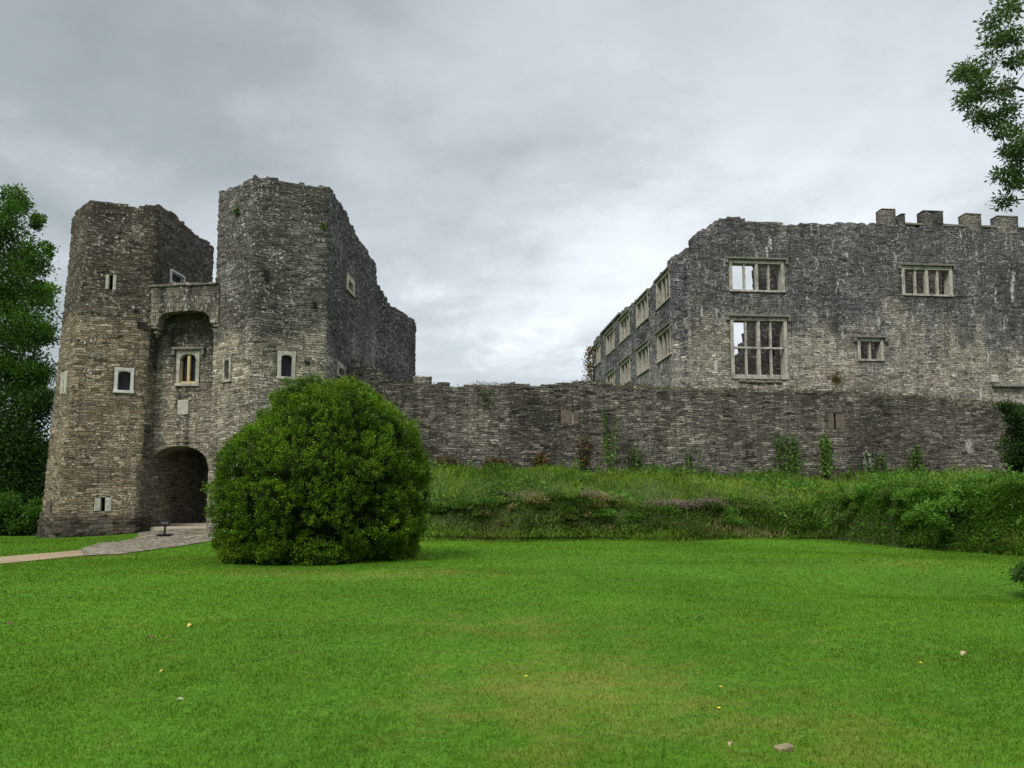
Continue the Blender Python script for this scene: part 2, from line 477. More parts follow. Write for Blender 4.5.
# ------------------------------------------------------------------ masonry wall built of small cells (ragged tops, real openings)
def vox_wall(name, path, thick, z0, top_fn, mat, parent=None, openings=(), ds=.24, dz=.10, closed=False, jag=.12, jit=.02, seed=0, seg_mat=None, batter=0.0, lean=None, lean_top=15.0):
    r = np.random.default_rng(seed + 100)
    P = np.array([p[:2] for p in path], float)
    n = len(P)
    segs = [(i, (i + 1) % n) for i in range(n if closed else n - 1)]
    nor = []
    for a, b in segs:
        v = P[b] - P[a]; v /= np.hypot(*v); nor.append(np.array([v[1], -v[0]]))
    corner = []                                     # mitred outward normals
    for i in range(n):
        prev = nor[(i - 1) % len(segs)] if (closed or i > 0) else nor[0]
        nxt = nor[i % len(segs)] if (closed or i < n - 1) else nor[-1]
        c = prev + nxt; c /= np.dot(c, c) / 2
        corner.append(c if np.hypot(*c) < 2.2 else c / np.hypot(*c) * 2.2)
    S = [0.0]
    cols = []                                       # (s, seg, t, fixed)
    for k, (a, b) in enumerate(segs):
        L = np.hypot(*(P[b] - P[a])); s0 = S[-1]; S.append(s0 + L)
        fixed = {0.0, L}
        for o in openings:
            for e in o[:2]:
                if s0 + .01 < e < s0 + L - .01: fixed.add(e - s0)
        fixed = sorted(fixed)
        for f0, f1 in zip(fixed, fixed[1:]):
            m_ = max(1, int(round((f1 - f0) / ds)))
            for q in range(m_): cols.append((s0 + f0 + (f1 - f0) * q / m_, k, (f0 + (f1 - f0) * q / m_) / L, q == 0))
    if not closed: cols.append((S[-1], len(segs) - 1, 1.0, True))
    nc = len(cols) if closed else len(cols) - 1
    sN = [c[0] for c in cols] + ([S[-1]] if closed else [])
    mids = np.array([(sN[i] + sN[i + 1]) / 2 for i in range(nc)])
    tops = np.array([top_fn(s) for s in mids])
    # ragged stones: piecewise constant offsets
    i = 0
    while i < nc:
        w = r.integers(1, 5); tops[i:i + w] += r.normal() * jag * .5; i += w
    zmax = tops.max() + dz
    zf = {z0, zmax}
    for o in openings: zf.update(z for z in o[2:4] if z0 < z < zmax)
    zf = sorted(zf); zs = []
    for f0, f1 in zip(zf, zf[1:]):
        m_ = max(1, int(round((f1 - f0) / dz)))
        zs += [(f0 + (f1 - f0) * q / m_, q == 0) for q in range(m_)]
    zs.append((zmax, True))
    nr = len(zs) - 1
    zc = np.array([(zs[j][0] + zs[j + 1][0]) / 2 for j in range(nr)])
    solid = zc[None, :] < tops[:, None]
    solid[:, 0] = True
    for o in openings:
        a, b, c, d = o[:4]
        solid[np.ix_((mids > a) & (mids < b), (zc > c) & (zc < d))] = False
    nv = len(cols)
    V = np.zeros((nv, nr + 1, 2, 3)); UV = np.zeros((nv, nr + 1, 2))
    for i, (s, k, t, fx) in enumerate(cols):
        a, b = segs[k]
        p = P[a] * (1 - t) + P[b] * t
        tang = (P[b] - P[a]) / np.hypot(*(P[b] - P[a]))
        cn = corner[a] * (1 - t) + corner[b] * t
        for j, (z, zfx) in enumerate(zs):
            js = 0 if fx else r.uniform(-.22, .22) * ds
            jz = 0 if (zfx or fx) else r.uniform(-.33, .33) * dz
            jn = r.normal() * jit
            bt = batter * max(0, 1 - (z - z0) / 9.0)
            if lean:
                lz = min(1.0, max(0.0, (lean_top - z) / (lean_top - z0)))
                ln_ = (np.array(lean[a]) * (1 - t) + np.array(lean[b]) * t) * lz
            else: ln_ = 0.0
            q = p + ln_ + tang * js + cn * (jn + bt)
            V[i, j, 0] = (*q, z + jz)
            q2 = p + ln_ + tang * js - cn * (thick + r.normal() * jit)
            V[i, j, 1] = (*q2, z + jz)
            UV[i, j] = (s + js, z + jz)
    vid = lambda i, j, w: ((i % nv) * (nr + 1) + j) * 2 + w
    F = []; U = []; MI = []
    def uvp(i, j):
        u = UV[i % nv, j].copy()
        if closed and i == nv: u[0] += S[-1]
        return u
    for i in range(nc):
        k = cols[i][1]; mi = seg_mat[k] if seg_mat else 0
        for j in range(nr):
            if not solid[i, j]: continue
            a, b, c, d = uvp(i, j), uvp(i + 1, j), uvp(i + 1, j + 1), uvp(i, j + 1)
            F.append((vid(i, j, 0), vid(i + 1, j, 0), vid(i + 1, j + 1, 0), vid(i, j + 1, 0))); U.append((a, b, c, d)); MI.append(mi)
            F.append((vid(i + 1, j, 1), vid(i, j, 1), vid(i, j + 1, 1), vid(i + 1, j + 1, 1))); U.append((b, a, d, c)); MI.append(mi)
            T = np.array([0, thick]); TH = np.array([thick, 0])
            if j == nr - 1 or not solid[i, j + 1]:
                F.append((vid(i, j + 1, 0), vid(i + 1, j + 1, 0), vid(i + 1, j + 1, 1), vid(i, j + 1, 1))); U.append((d, c, c + T, d + T)); MI.append(mi)
            if j > 0 and not solid[i, j - 1]:
                F.append((vid(i, j, 1), vid(i + 1, j, 1), vid(i + 1, j, 0), vid(i, j, 0))); U.append((a + T, b + T, b, a)); MI.append(mi)
            l = (i - 1) % nc if closed else i - 1
            if l < 0 or not solid[l, j]:
                F.append((vid(i, j, 1), vid(i, j, 0), vid(i, j + 1, 0), vid(i, j + 1, 1))); U.append((a - TH, a, d, d - TH)); MI.append(mi)
            rr = (i + 1) % nc if closed else i + 1
            if rr >= nc or not solid[rr, j]:
                F.append((vid(i + 1, j, 0), vid(i + 1, j, 1), vid(i + 1, j + 1, 1), vid(i + 1, j + 1, 0))); U.append((b, b + TH, c + TH, c)); MI.append(mi)
    V = V.reshape(-1, 3); F = np.array(F)
    used = np.unique(F); remap = np.zeros(len(V), int); remap[used] = np.arange(len(used))
    me = np_mesh(name, V[used], remap[F], uv=np.array(U), midx=MI)
    return obj(name, me, mat, parent)


def profile(plane_s):
    """top function from (s, z) pairs"""
    a = sorted(plane_s); xs = [p[0] for p in a]; ys = [p[1] for p in a]
    return lambda s: float(np.interp(s, xs, ys))


def win(pl, rect, parent, mat, thick=.5, jamb=.16, lights=1, transoms=0, arch=0.0, hood=0.0, pane=None, proud=.05, king=False, sill=.14, name='window', mull_mat=None, s_off=0.0):
    """dressed-stone window set in an opening: surround, mullions, transoms, hood mould, panes"""
    a0, a1, z0, z1 = rect
    d0 = -thick
    m = MB()
    m.pbox(pl, a0 - .03, a0 + jamb, z0, z1 + .03, d0, proud, .012)
    m.pbox(pl, a1 - jamb, a1 + .03, z0, z1 + .03, d0, proud, .012)
    m.pbox(pl, a0 + jamb - .004, a1 - jamb + .004, z1 - jamb, z1 + .025, d0 + .01, proud - .006, .008)
    m.pbox(pl, a0 - .06, a1 + .06, z0 - sill * .4, z0 + sill * .6, d0 + .02, proud + .04, .012)
    A0, A1, Z0, Z1 = a0 + jamb, a1 - jamb, z0 + sill * .6, z1 - jamb
    if arch: m.arch_plate(pl, A0, A1, Z1 - arch, Z1 + .002, arch - .02, d0 + .02, proud - .012, 10)
    w = m.build(name, M[mat], parent, bevel=.012)
    mm = mull_mat or mat
    for k in range(1, lights):
        c = A0 + (A1 - A0) * k / lights
        hw = .065 if not (king and k * 2 == lights) else .11
        b = MB(); b.pbox(pl, c - hw, c + hw, Z0 - .01, Z1 + .01, max(d0 + .12, -.26), proud - .09 + (.05 if hw > .1 else 0), .012); b.build('mullion', M[mm], w, bevel=.02)
    for k in range(1, transoms + 1):
        c = Z0 + (Z1 - Z0) * k / (transoms + 1)
        b = MB(); b.pbox(pl, A0 - .01, A1 + .01, c - .065, c + .065, max(d0 + .14, -.24), proud - .075, .012); b.build('transom', M[mm], w, bevel=.02)
    if hood:
        b = MB()
        b.pbox(pl, a0 - .28, a1 + .28, z1 + .05, z1 + .19, -.1, hood, .015)
        for e in (a0 - .28, a1 + .10): b.pbox(pl, e, e + .18, z1 - .22, z1 + .052, -.1, hood - .02, .012)
        b.build('hood_mould', M['hood'], w, bevel=.02)
    if pane:
        b = MB(); b.pbox(pl, A0 - .02, A1 + .02, Z0 - .02, Z1 + .02, -.24, -.22); b.build('pane', M[pane], w)
    return w


M['hood'] = plain_stone('hood', (.16, .15, .13), .3, .6, 25.0)

# ------------------------------------------------------------------ ground
def dry_patches(g, pos):
    """worn, yellower areas of the lawn"""
    sp = g.n('ShaderNodeSeparateXYZ', {0: pos})
    tot = None
    for cx, cy, rx, ry, am in ((.6, 6.6, 1.6, 1.7, .8), (.3, 10.5, 2.2, 1.6, .45), (-3.5, 18.2, 4.2, 1.5, .6), (2.4, 5.2, .9, .8, .55), (12, 22, 5, 2.5, .3), (-12, 24, 6, 2, .35)):
        dx = g.m('DIVIDE', g.m('SUBTRACT', sp.outputs[0], cx), rx); dy = g.m('DIVIDE', g.m('SUBTRACT', sp.outputs[1], cy), ry)
        e_ = g.m('MULTIPLY', g.m('EXPONENT', g.m('MULTIPLY', g.m('ADD', g.m('MULTIPLY', dx, dx), g.m('MULTIPLY', dy, dy)), -1.0)), am)
        tot = e_ if tot is None else g.m('ADD', tot, e_)
    nz = g.m('ADD', g.m('MULTIPLY', g.noise(pos, 1.6, 6, .7), .65), g.m('MULTIPLY', g.noise(pos, .35, 4, .6), .35))
    return g.mr(g.m('ADD', nz, g.m('MULTIPLY', tot, .27)), .52, .84)


m, g = new_mat('lawn_soil')
pos = g.n('ShaderNodeNewGeometry').outputs['Position']
n1 = g.noise(pos, .22, 5, .6); n2 = g.noise(pos, 9, 6, .75); n3 = g.noise(g.vm('ADD', pos, (31, 7, 0)), .13, 4, .6)
c = g.ramp(n2, [(.25, (.022, .062, .004)), (.5, (.046, .122, .007)), (.75, (.080, .18, .013))])
c = g.mix(g.m('MULTIPLY', dry_patches(g, pos), .75), c, (.14, .13, .03))
c = g.mix(1.0, c, g.ramp(n1, [(.3, .78), (.7, 1.22)]), 'MULTIPLY')
finish(g, c, .95, n2, .04, .6, spec=.1)
M['lawn'] = m


def sheet(name, xs, ys, mat, dz=0.0, zf=gz):
    X, Y = np.meshgrid(xs, ys); Z = zf(X, Y) + dz
    V = np.stack([X, Y, Z], -1).reshape(-1, 3)
    nx, ny = len(xs), len(ys)
    idx = np.arange(nx * ny).reshape(ny, nx)
    F = np.stack([idx[:-1, :-1], idx[:-1, 1:], idx[1:, 1:], idx[1:, :-1]], -1).reshape(-1, 4)
    return np_mesh(name, V, F, smooth_=True)


def fade_gz(x, y):
    return gz(x, y) * np.exp(-(np.maximum(0, np.abs(x) - 60) / 40) ** 2) * np.exp(-(np.maximum(0, y - 60) / 40) ** 2)


xs = np.concatenate([[-1500, -600, -250, -120, -80], np.arange(-60, 60.1, .5), [80, 120, 250, 600, 1500]])
ys = np.concatenate([[-600, -150, -60, -30], np.arange(-15, 60.1, .5), [80, 130, 250, 600, 1800]])
tag(obj('lawn', sheet('lawn', xs, ys, None, 0, fade_gz), M['lawn']), kind='structure')


def in_poly(poly, x, y):
    c = np.zeros(x.shape, bool)
    for (x0, y0), (x1, y1) in zip(poly, np.roll(poly, -1, 0)):
        k = ((y0 > y) != (y1 > y)) & (x < (x1 - x0) * (y - y0) / (y1 - y0 + 1e-9) + x0)
        c ^= k
    return c


def ground_patch(name, poly, mat, dz, step=.3):
    """a draped sheet with a straight outline, cut from a fine grid"""
    poly = np.array(poly)
    bm = bmesh.new()
    vs = [bm.verts.new((x, y, 0)) for x, y in poly]
    bm.faces.new(vs)
    for ax, lo, hi in ((0, poly[:, 0].min(), poly[:, 0].max()), (1, poly[:, 1].min(), poly[:, 1].max())):
        for c_ in np.arange(lo + step, hi, step):
            no = (1, 0, 0) if ax == 0 else (0, 1, 0); co = (c_, 0, 0) if ax == 0 else (0, c_, 0)
            bmesh.ops.bisect_plane(bm, geom=list(bm.verts) + list(bm.edges) + list(bm.faces), plane_co=co, plane_no=no)
    for v in bm.verts: v.co.z = float(gz(v.co.x, v.co.y)) + dz
    bmesh.ops.recalc_face_normals(bm, faces=bm.faces)
    for f in bm.faces:
        if f.normal.z < 0: f.normal_flip()
    me = bpy.data.meshes.new(name); bm.to_mesh(me); bm.free()
    return obj(name, me, mat)


m, g = new_mat('gravel_path')
pos = g.n('ShaderNodeNewGeometry').outputs['Position']
n2 = g.noise(pos, 14, 5, .8); n1 = g.noise(pos, .8, 4)
c = g.ramp(n2, [(.3, (.12, .09, .055)), (.5, (.22, .17, .11)), (.72, (.33, .27, .19))])
finish(g, g.mix(1.0, c, g.ramp(n1, [(.3, .8), (.7, 1.15)]), 'MULTIPLY'), .95, n2, .02, .6)
M['gravel'] = m
m, g = new_mat('cobbles')
pos = g.n('ShaderNodeNewGeometry').outputs['Position']
wv = g.vm('ADD', pos, g.vm('MULTIPLY', g.n('ShaderNodeTexNoise', {'Vector': pos, 'Scale': 2.0}).outputs[1], (.3, .3, 0)))
vo = g.n('ShaderNodeTexVoronoi', {'Vector': g.vm('MULTIPLY', wv, (3.3, 5.5, 0)), 'Scale': 1.0}, feature='F1')
ve = g.n('ShaderNodeTexVoronoi', {'Vector': g.vm('MULTIPLY', wv, (3.3, 5.5, 0)), 'Scale': 1.0}, feature='DISTANCE_TO_EDGE')
rv = g.n('ShaderNodeSeparateXYZ', {0: vo.outputs['Color']}).outputs[0]
c = g.ramp(rv, [(0, (.10, .086, .066)), (.5, (.19, .165, .13)), (1, (.29, .26, .21))])
e = g.mr(ve.outputs[0], .0, .14)
c = g.mix(e, (.05, .055, .035), c)
finish(g, c, .85, e, .03, .8)
M['cobble'] = m
gh2 = lambda px, py: ground_hit(px, py)[:2]
path_poly = [gh2(-140, 572), gh2(-60, 567), gh2(0, 564.5), gh2(50, 559.5), gh2(84, 556), gh2(82, 550.5), gh2(50, 553.5), gh2(0, 557.5), gh2(-60, 560), gh2(-140, 563)]
cob_poly = [gh2(84, 556.5), gh2(118, 555), gh2(160, 549), gh2(205, 542.5), gh2(216, 540), (-14.2, 37.0), (-15.2, 38.0), (-18.5, 38.2), gh2(139, 537), gh2(100, 543.5), gh2(80, 550)]
tag(ground_patch('path', path_poly, M['gravel'], .02), kind='structure')
tag(ground_patch('pavement', cob_poly, M['cobble'], .03), kind='structure')

# ------------------------------------------------------------------ gatehouse
AL, BL, CL, EL = (at(72, 215, 38.9), at(90, 200, 37.0), at(158, 205, 38.0), at(214, 246, 44.0))
FL = AL + np.array([.9, 6.0, 0])
AR, BR, CR, DR, ER = (at(219, 190, 37.7), at(256, 175, 36.0), at(330, 187, 37.4), at(377, 300, 48.2), at(416, 322, 55.0))
gate = empty('gatehouse', 'ruined stone gatehouse with two tall angular towers flanking an arched entrance', 'gatehouse')

# left tower
pAB, pBC, pCE = Plane(AL, BL), Plane(BL, CL), Plane(CL, EL)
s1, s2, s3 = pAB.L, pAB.L + pBC.L, pAB.L + pBC.L + pCE.L
tops = []
for pl, off, pts in ((pAB, 0, [(72.5, 215), (80, 208), (89, 200.5)]), (pBC, s1, [(91, 200), (100, 202), (118, 203.5), (135, 206), (148, 205), (157, 204.5)]),
                     (pCE, s2, [(159, 205), (168, 211), (180, 219), (192, 231), (198, 237), (206, 241), (213, 247)])):
    for q in pts:
        s, z = pl.hit(*q); tops.append((off + s, z))
tl = tops[-1][1]
tops += [(s3 + .5, tl - .3), (s3 + 3.5, tl - 2.2), (s3 + 8, tops[0][1] - 1.8), (s3 + 11.5, tops[0][1] - .2)]
rWin = pBC.rect(115, 368.5, 133.5, 392)
rSlit = pBC.rect(106, 275, 116, 289.5)
rLoop = pBC.rect(95, 498, 111, 511)
rSky = pCE.rect(170.5, 273, 185, 286)
rSideSlit = pAB.rect(61, 372, 67, 394)
SH, LC = .72, .5
sh_v = -pBC.u * SH
def leaned(r_):
    k_ = SH * (15.0 - (r_[2] + r_[3]) / 2) / 15.6
    f_ = lambda a: (a + k_) / (pBC.L + k_ * (1 - LC)) * pBC.L
    return (f_(r_[0]), f_(r_[1]), r_[2], r_[3])
pAB2 = Plane(AL[:2] + sh_v * .5, BL[:2] + sh_v * .5)
rSideSlit = pAB2.rect(61, 372, 67, 394)
off = lambda r_, o: (r_[0] + o, r_[1] + o, r_[2], r_[3])
hole = pBC.rect(146, 425, 150.5, 432)
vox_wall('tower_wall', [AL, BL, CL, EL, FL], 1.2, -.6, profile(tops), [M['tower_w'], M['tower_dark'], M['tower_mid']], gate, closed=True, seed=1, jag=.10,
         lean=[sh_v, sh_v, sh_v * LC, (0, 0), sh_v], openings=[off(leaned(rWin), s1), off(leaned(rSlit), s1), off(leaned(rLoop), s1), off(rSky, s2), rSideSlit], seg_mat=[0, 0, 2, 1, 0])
win(pBC, rWin, gate, 'limewash', jamb=.13, arch=.12, pane='leaded')
win(pCE, rSky, gate, 'white_paint', jamb=.09, pane='glass', proud=.04)
def loop(pl, r_, mat, slit=.22, name='arrow_slit'):
    a0, a1, z0, z1 = r_; c = (a0 + a1) / 2; b = MB()
    b.pbox(pl, a0 - .02, c - slit / 2, z0, z1, -.5, .035, .015); b.pbox(pl, c + slit / 2, a1 + .02, z0 - .02, z1 + .02, -.5, .03, .015)
    w = b.build(name, M[mat], gate, bevel=.02)
    b = MB(); b.pbox(pl, a0 + .05, a1 - .05, z0 + .02, z1 - .02, -.56, -.52); b.build('opening', M['void_shade'], w)  # near-black sheet painted as the shade within the slit
    return w
loop(pBC, rSlit, 'dressed_pale', .17)
loop(pBC, rLoop, 'dressed_pale', .2)
loop(pAB2, rSideSlit, 'dressed_pale', .10)
# plinth of the left tower
zp = pBC.hit(100, 514)[1]
vox_wall('plinth', [AL[:2] + sh_v, BL[:2] + sh_v, CL[:2] + sh_v * LC, (CL + (EL - CL) * .12)[:2]], .35, -.6, lambda s: zp, [M['plinth']], gate, seed=2, jag=.05, batter=0.0, jit=.05).location = (0.02, -.14, 0)

# right tower
qAB, qBC, qCD, qDE = Plane(AR, BR), Plane(BR, CR), Plane(CR, DR), Plane(DR, ER)
t1 = qAB.L; t2 = t1 + qBC.L; t3 = t2 + qCD.L; t4 = t3 + qDE.L
tops = []
for pl, o, pts in ((qAB, 0, [(219.5, 190), (230, 189), (238, 187), (243, 181), (254, 175)]),
                   (qBC, t1, [(257, 174.5), (270, 175.5), (282, 179), (300, 183), (318, 186), (329, 187)]),
                   (qCD, t2, [(331, 188), (336, 196), (341, 203), (346, 212), (349, 219), (353, 227), (357, 236), (362, 244), (367, 250), (373, 260), (376, 262)]),
                   (qDE, t3, [(377.5, 287), (381, 290), (386, 297), (390, 305), (398, 310), (407, 316), (415, 322)])):
    for q in pts:
        s, z = pl.hit(*q); tops.append((o + s, z))
HR = AR + np.array([1.7, 10.0, 0]); GR = np.array([ER[0] - 4.0, ER[1] + 1.5, 0])
zt = tops[-1][1]
tops += [(t4 + .3, zt), (t4 + 5, zt - 2), (t4 + 12, zt), (t4 + 20, tops[0][1] - .6)]
kWin = qBC.rect(278, 352, 295, 378.5)
kSlit = qAB.rect(223.5, 358, 231, 381)
kSq = qCD.rect(346.5, 277, 354, 293)
kLow = qCD.rect(337, 364, 345.5, 377.5)
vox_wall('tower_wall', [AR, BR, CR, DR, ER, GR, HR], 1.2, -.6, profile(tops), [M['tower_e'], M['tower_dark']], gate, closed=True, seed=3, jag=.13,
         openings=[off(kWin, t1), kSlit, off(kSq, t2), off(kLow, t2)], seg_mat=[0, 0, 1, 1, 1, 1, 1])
win(qBC, kWin, gate, 'dressed_pale', jamb=.14, arch=.14, pane='leaded')
win(qAB, kSlit, gate, 'dressed', jamb=.11, arch=.2, pane='void_shade')
win(qCD, kSq, gate, 'dressed_pale', jamb=.3, pane='void_shade')
win(qCD, kLow, gate, 'dressed', jamb=.22, arch=.22, pane='void_shade')

# central bay with the gate arch
J0 = CL + (EL - CL) / pCE.L * .75 + np.array([-.45, .03, 0]); J1 = AR + np.array([.25, .95, 0])
pB = Plane(J0, J1)
a0 = pB.hit(147.5, 495)[0]; a1 = pB.hit(207.5, 495)[0]
zspr, zap = pB.hit(178, 468)[1], pB.hit(184, 446)[1]
zg = float(gz(*((J0 + J1) / 2)[:2]))
rTwo = pB.rect(177, 351, 199, 385)
zbt = pB.hit(185, 283)[1]
vox_wall('gate_wall', [J0, J1], 1.3, -.4, lambda s: zbt, [M['bay']], gate, seed=4, openings=[(a0, a1, zg - .1, zap + .12), rTwo], jag=.05)
b = MB(); b.arch_plate(pB, a0 - .01, a1 + .01, zspr, zap + .14, zap - zspr, -1.29, .012, 20)
b.build('gate_arch', M['bay'], gate)
w = win(pB, rTwo, gate, 'dressed', jamb=.15, lights=2, arch=.32, pane='leaded', hood=.16, mull_mat='ochre', sill=.16)
b = MB()
A0, A1 = rTwo[0] + .15, rTwo[1] - .15
b.pbox(pB, A0 - .005, A0 + .06, rTwo[2] + .1, rTwo[3] - .5, -.3, -.06); b.pbox(pB, A1 - .06, A1 + .005, rTwo[2] + .1, rTwo[3] - .5, -.3, -.06)
b.pbox(pB, A0 - .005, A1 + .005, rTwo[2] + .1, rTwo[2] + .2, -.29, -.05)
b.build('frame', M['ochre'], w, bevel=.01)
pq = pB.rect(177.5, 400, 189, 414.5)
b = MB(); b.pbox(pB, *pq[:2], pq[2], pq[3], -.1, .05, .02); b.build('plaque', M['dressed_pale'], gate, bevel=.02)

# passage behind the arch: side walls and vault, open to the courtyard at its inner end
qa, qb = a0 - .0, a1 + .1
P_ = lambda a, d: np.array(pB.pt(a, 0, d))
vox_wall('passage_wall', [P_(qa + .0, -8.5), P_(qa + .0, -1.75)][::-1], .35, -.4, lambda s: zap + .5, [M['passage']], gate, seed=5, jag=.02)
vox_wall('passage_wall', [P_(qb + .0, -8.5), P_(qb + .0, -1.3)], .35, -.4, lambda s: zap + .5, [M['passage']], gate, seed=6, jag=.02)
b = MB(); b.arch_plate(pB, qa - .3, qb + .3, zspr + .1, zap + .9, zap - zspr + .1, -8.6, -1.28, 16); b.build('vault', M['passage'], gate)
b = MB(); b.pbox(pB, qa - .02, qb + .02, -.3, zg + .09, -1.6, .22, .02); b.build('step', M['slab'], gate, bevel=.02)
b = MB(); b.pbox(pB, qa + .3, qb + .05, -.3, zg + .22, -4.0, -1.62, .02); b.build('step', M['slab'], gate, bevel=.02)

# machicolation bridge between the towers
K0 = CL + np.array([-.16, -.035, 0]); K1 = AR + np.array([.2, -.28, 0])
pK = Plane(K0, K1)
kz1 = pK.hit(185, 286)[1]
ka0, ka1 = pK.hit(157.5, 320)[0], pK.hit(210.5, 318)[0]
kzs, kza = pK.hit(160, 325)[1], pK.hit(185, 311)[1]
b = MB(); b.arch_plate(pK, ka0, ka1, kzs, kz1, kza - kzs, -.5, 0.0, 32, 4.5)
b.pbox(pK, -.1, ka0 + .001, kzs, kz1, -.5, -.003, .01); b.pbox(pK, ka1 - .001, pK.L + .1, kzs, kz1, -.5, -.003, .01)
b.build('machicolation_arch', M['bridge'], gate)
b = MB()
nco = 9
for i in range(nco):
    x0 = -.1 + (pK.L + .1) * i / nco
    b.pbox(pK, x0 + .005, x0 + (pK.L + .1) / nco - .005, kz1 + .004, kz1 + .09 + random.uniform(-.03, .03), -.55, .08, .03)
b.build('coping', M['hood'], gate, bevel=.02)
for e0, e1 in ((ka0 - .55, ka0 + .02), (ka1 - .02, ka1 + .5)):
    b = MB()
    for k in range(3): b.pbox(pK, e0 + .1 + .05 * k, e1 - .1 * k * (1 if e0 < 1 else 0), kzs - .19 * (k + 1), kzs - .19 * k - .004, -.7, -.06 - .12 * k, .03)
    b.build('corbel', M['bridge'], gate, bevel=.04)
b = MB()                                           # slab added behind the arch to keep the slot dark
b.pbox(pK, .0, pK.L, kz1 - .5, kz1 - .28, -1.2, -.52); b.build('slot_shade_slab', M['passage'], gate)
for pl, rr in ((pBC, hole), (qBC, qBC.rect(264, 270, 269, 281)), (qBC, qBC.rect(313, 302, 317, 307)), (qBC, qBC.rect(304.5, 361, 310, 364.5)), (pBC, pBC.rect(134, 310, 139, 314)), (pBC, pBC.rect(137.5, 322, 147.5, 329))):
    b = MB(); b.pbox(pl, *rr, -.25, .06, .03); b.build('putlog_hole_shade', M['void_shade'], gate, bevel=.01)  # solid near-black block painted as the shade of a hole
pAB3 = Plane(AL[:2] + sh_v * .9, BL[:2] + sh_v * .9)
rr = pAB3.rect(47.5, 500, 51.5, 514)
b = MB(); b.pbox(pAB3, *rr, -.1, .07, .02); b.build('patch', M['red_stone'], gate, bevel=.02)

# ------------------------------------------------------------------ curtain wall
C0, C1 = at(350, 400, 40.6), at(1180, 400, 46.2)
pC = Plane(C0, C1)
ct = [pC.hit(*q) for q in [(350, 357), (356, 360), (365, 365), (376, 371), (386, 378), (396, 383), (430, 384.5), (470, 385), (480, 383.5), (500, 384.5), (540, 385), (560, 383.5), (585, 381.5), (600, 382.5), (612, 385),
                            (640, 386), (660, 388.5), (720, 389), (780, 390.5), (830, 391.5), (870, 391.5), (900, 395.5), (940, 399), (1000, 404), (1060, 408), (1180, 418)]]
wall = empty('castle_wall', 'long dark slate curtain wall with mossy uneven top joining gatehouse to mansion', 'wall')
l1, l2 = pC.rect(561, 410.5, 578.5, 424), pC.rect(828, 413.5, 844.5, 429)
vox_wall('masonry', [C0, C1], 1.3, -.3, profile(ct), [M['curtain']], wall, seed=8, openings=[l1, l2], jag=.09, ds=.28)
for r_, c_, fill, mt in ((l1, .66, 'limewash', 'red_stone'), (l2, .42, 'void_shade', 'red_stone')):
    a0_, a1_, z0_, z1_ = r_; x = a0_ + (a1_ - a0_) * c_
    b = MB(); b.pbox(pC, a0_ - .01, x - .07, z0_, z1_, -.4, .03, .015); b.pbox(pC, x + .07, a1_ + .01, z0_, z1_, -.4, .025, .015)
    w = b.build('loophole', M[mt], wall, bevel=.015)
    b = MB(); b.pbox(pC, x - .1, x + .1, z0_, z1_, -.45, -.12); b.build('slit', M[fill], w)
# stub of masonry on the wall walk
f0, f1 = at(414, 383, 44.5), at(432, 383, 44.8)
pF = Plane(f0, f1)
vox_wall('parapet_stub', [f0, f1], .8, 5.0, profile([pF.hit(*q) for q in [(414, 378), (419, 376), (424, 377.5), (429, 375.8), (432, 378)]]), [M['mansion']], wall, seed=9, jag=.08)

# ------------------------------------------------------------------ mansion
K = at(672, 262, 50.0)
az = R(85); KF = K + np.array([math.sin(az) * 32, math.cos(az) * 32, 0])
az2 = R(-5.0); KS = K + np.array([math.sin(az2) * 27.2, math.cos(az2) * 27.2, 0])
pM, pS = Plane(K, KF), Plane(KS, K)
mansion = empty('mansion', 'roofless grey stone mansion ruin with rows of mullioned windows and battlements', 'mansion')
ft = [pM.hit(*q) for q in [(672, 259), (674.5, 257), (679, 255), (680, 253.5), (687, 250), (688, 247.5), (695, 244), (695.5, 237), (698, 233), (703, 229), (710, 227), (711, 224), (717, 220.5), (725, 217.5), (739.5, 217.5), (741, 221), (770, 222.5), (798, 224), (800, 222.5), (840, 223.5), (878, 225), (900, 225), (950, 226), (1000, 228), (1060, 231), (1140, 236)]]
W1, W2, W3, W4 = pM.rect(729.5, 261, 784, 291.5), pM.rect(731, 318, 787, 377.5), pM.rect(902, 267, 952, 295.5), pM.rect(858, 339, 883, 360.5)
vox_wall('front_wall', [K, KF], 1.1, 0.0, profile(ft), [M['mansion']], mansion, seed=10, openings=[W1, W2, W3, W4], jag=.10, ds=.3, dz=.15)
win(pM, W1, mansion, 'dressed', thick=.6, jamb=.19, lights=4, hood=.2, king=True)
win(pM, W2, mansion, 'dressed', thick=.6, jamb=.2, lights=4, transoms=1, hood=.2, king=True, sill=.3)
win(pM, W3, mansion, 'dressed', thick=.6, jamb=.20, lights=4, hood=.2, king=True)
win(pM, W4, mansion, 'dressed', thick=.6, jamb=.17, lights=2, hood=.2)
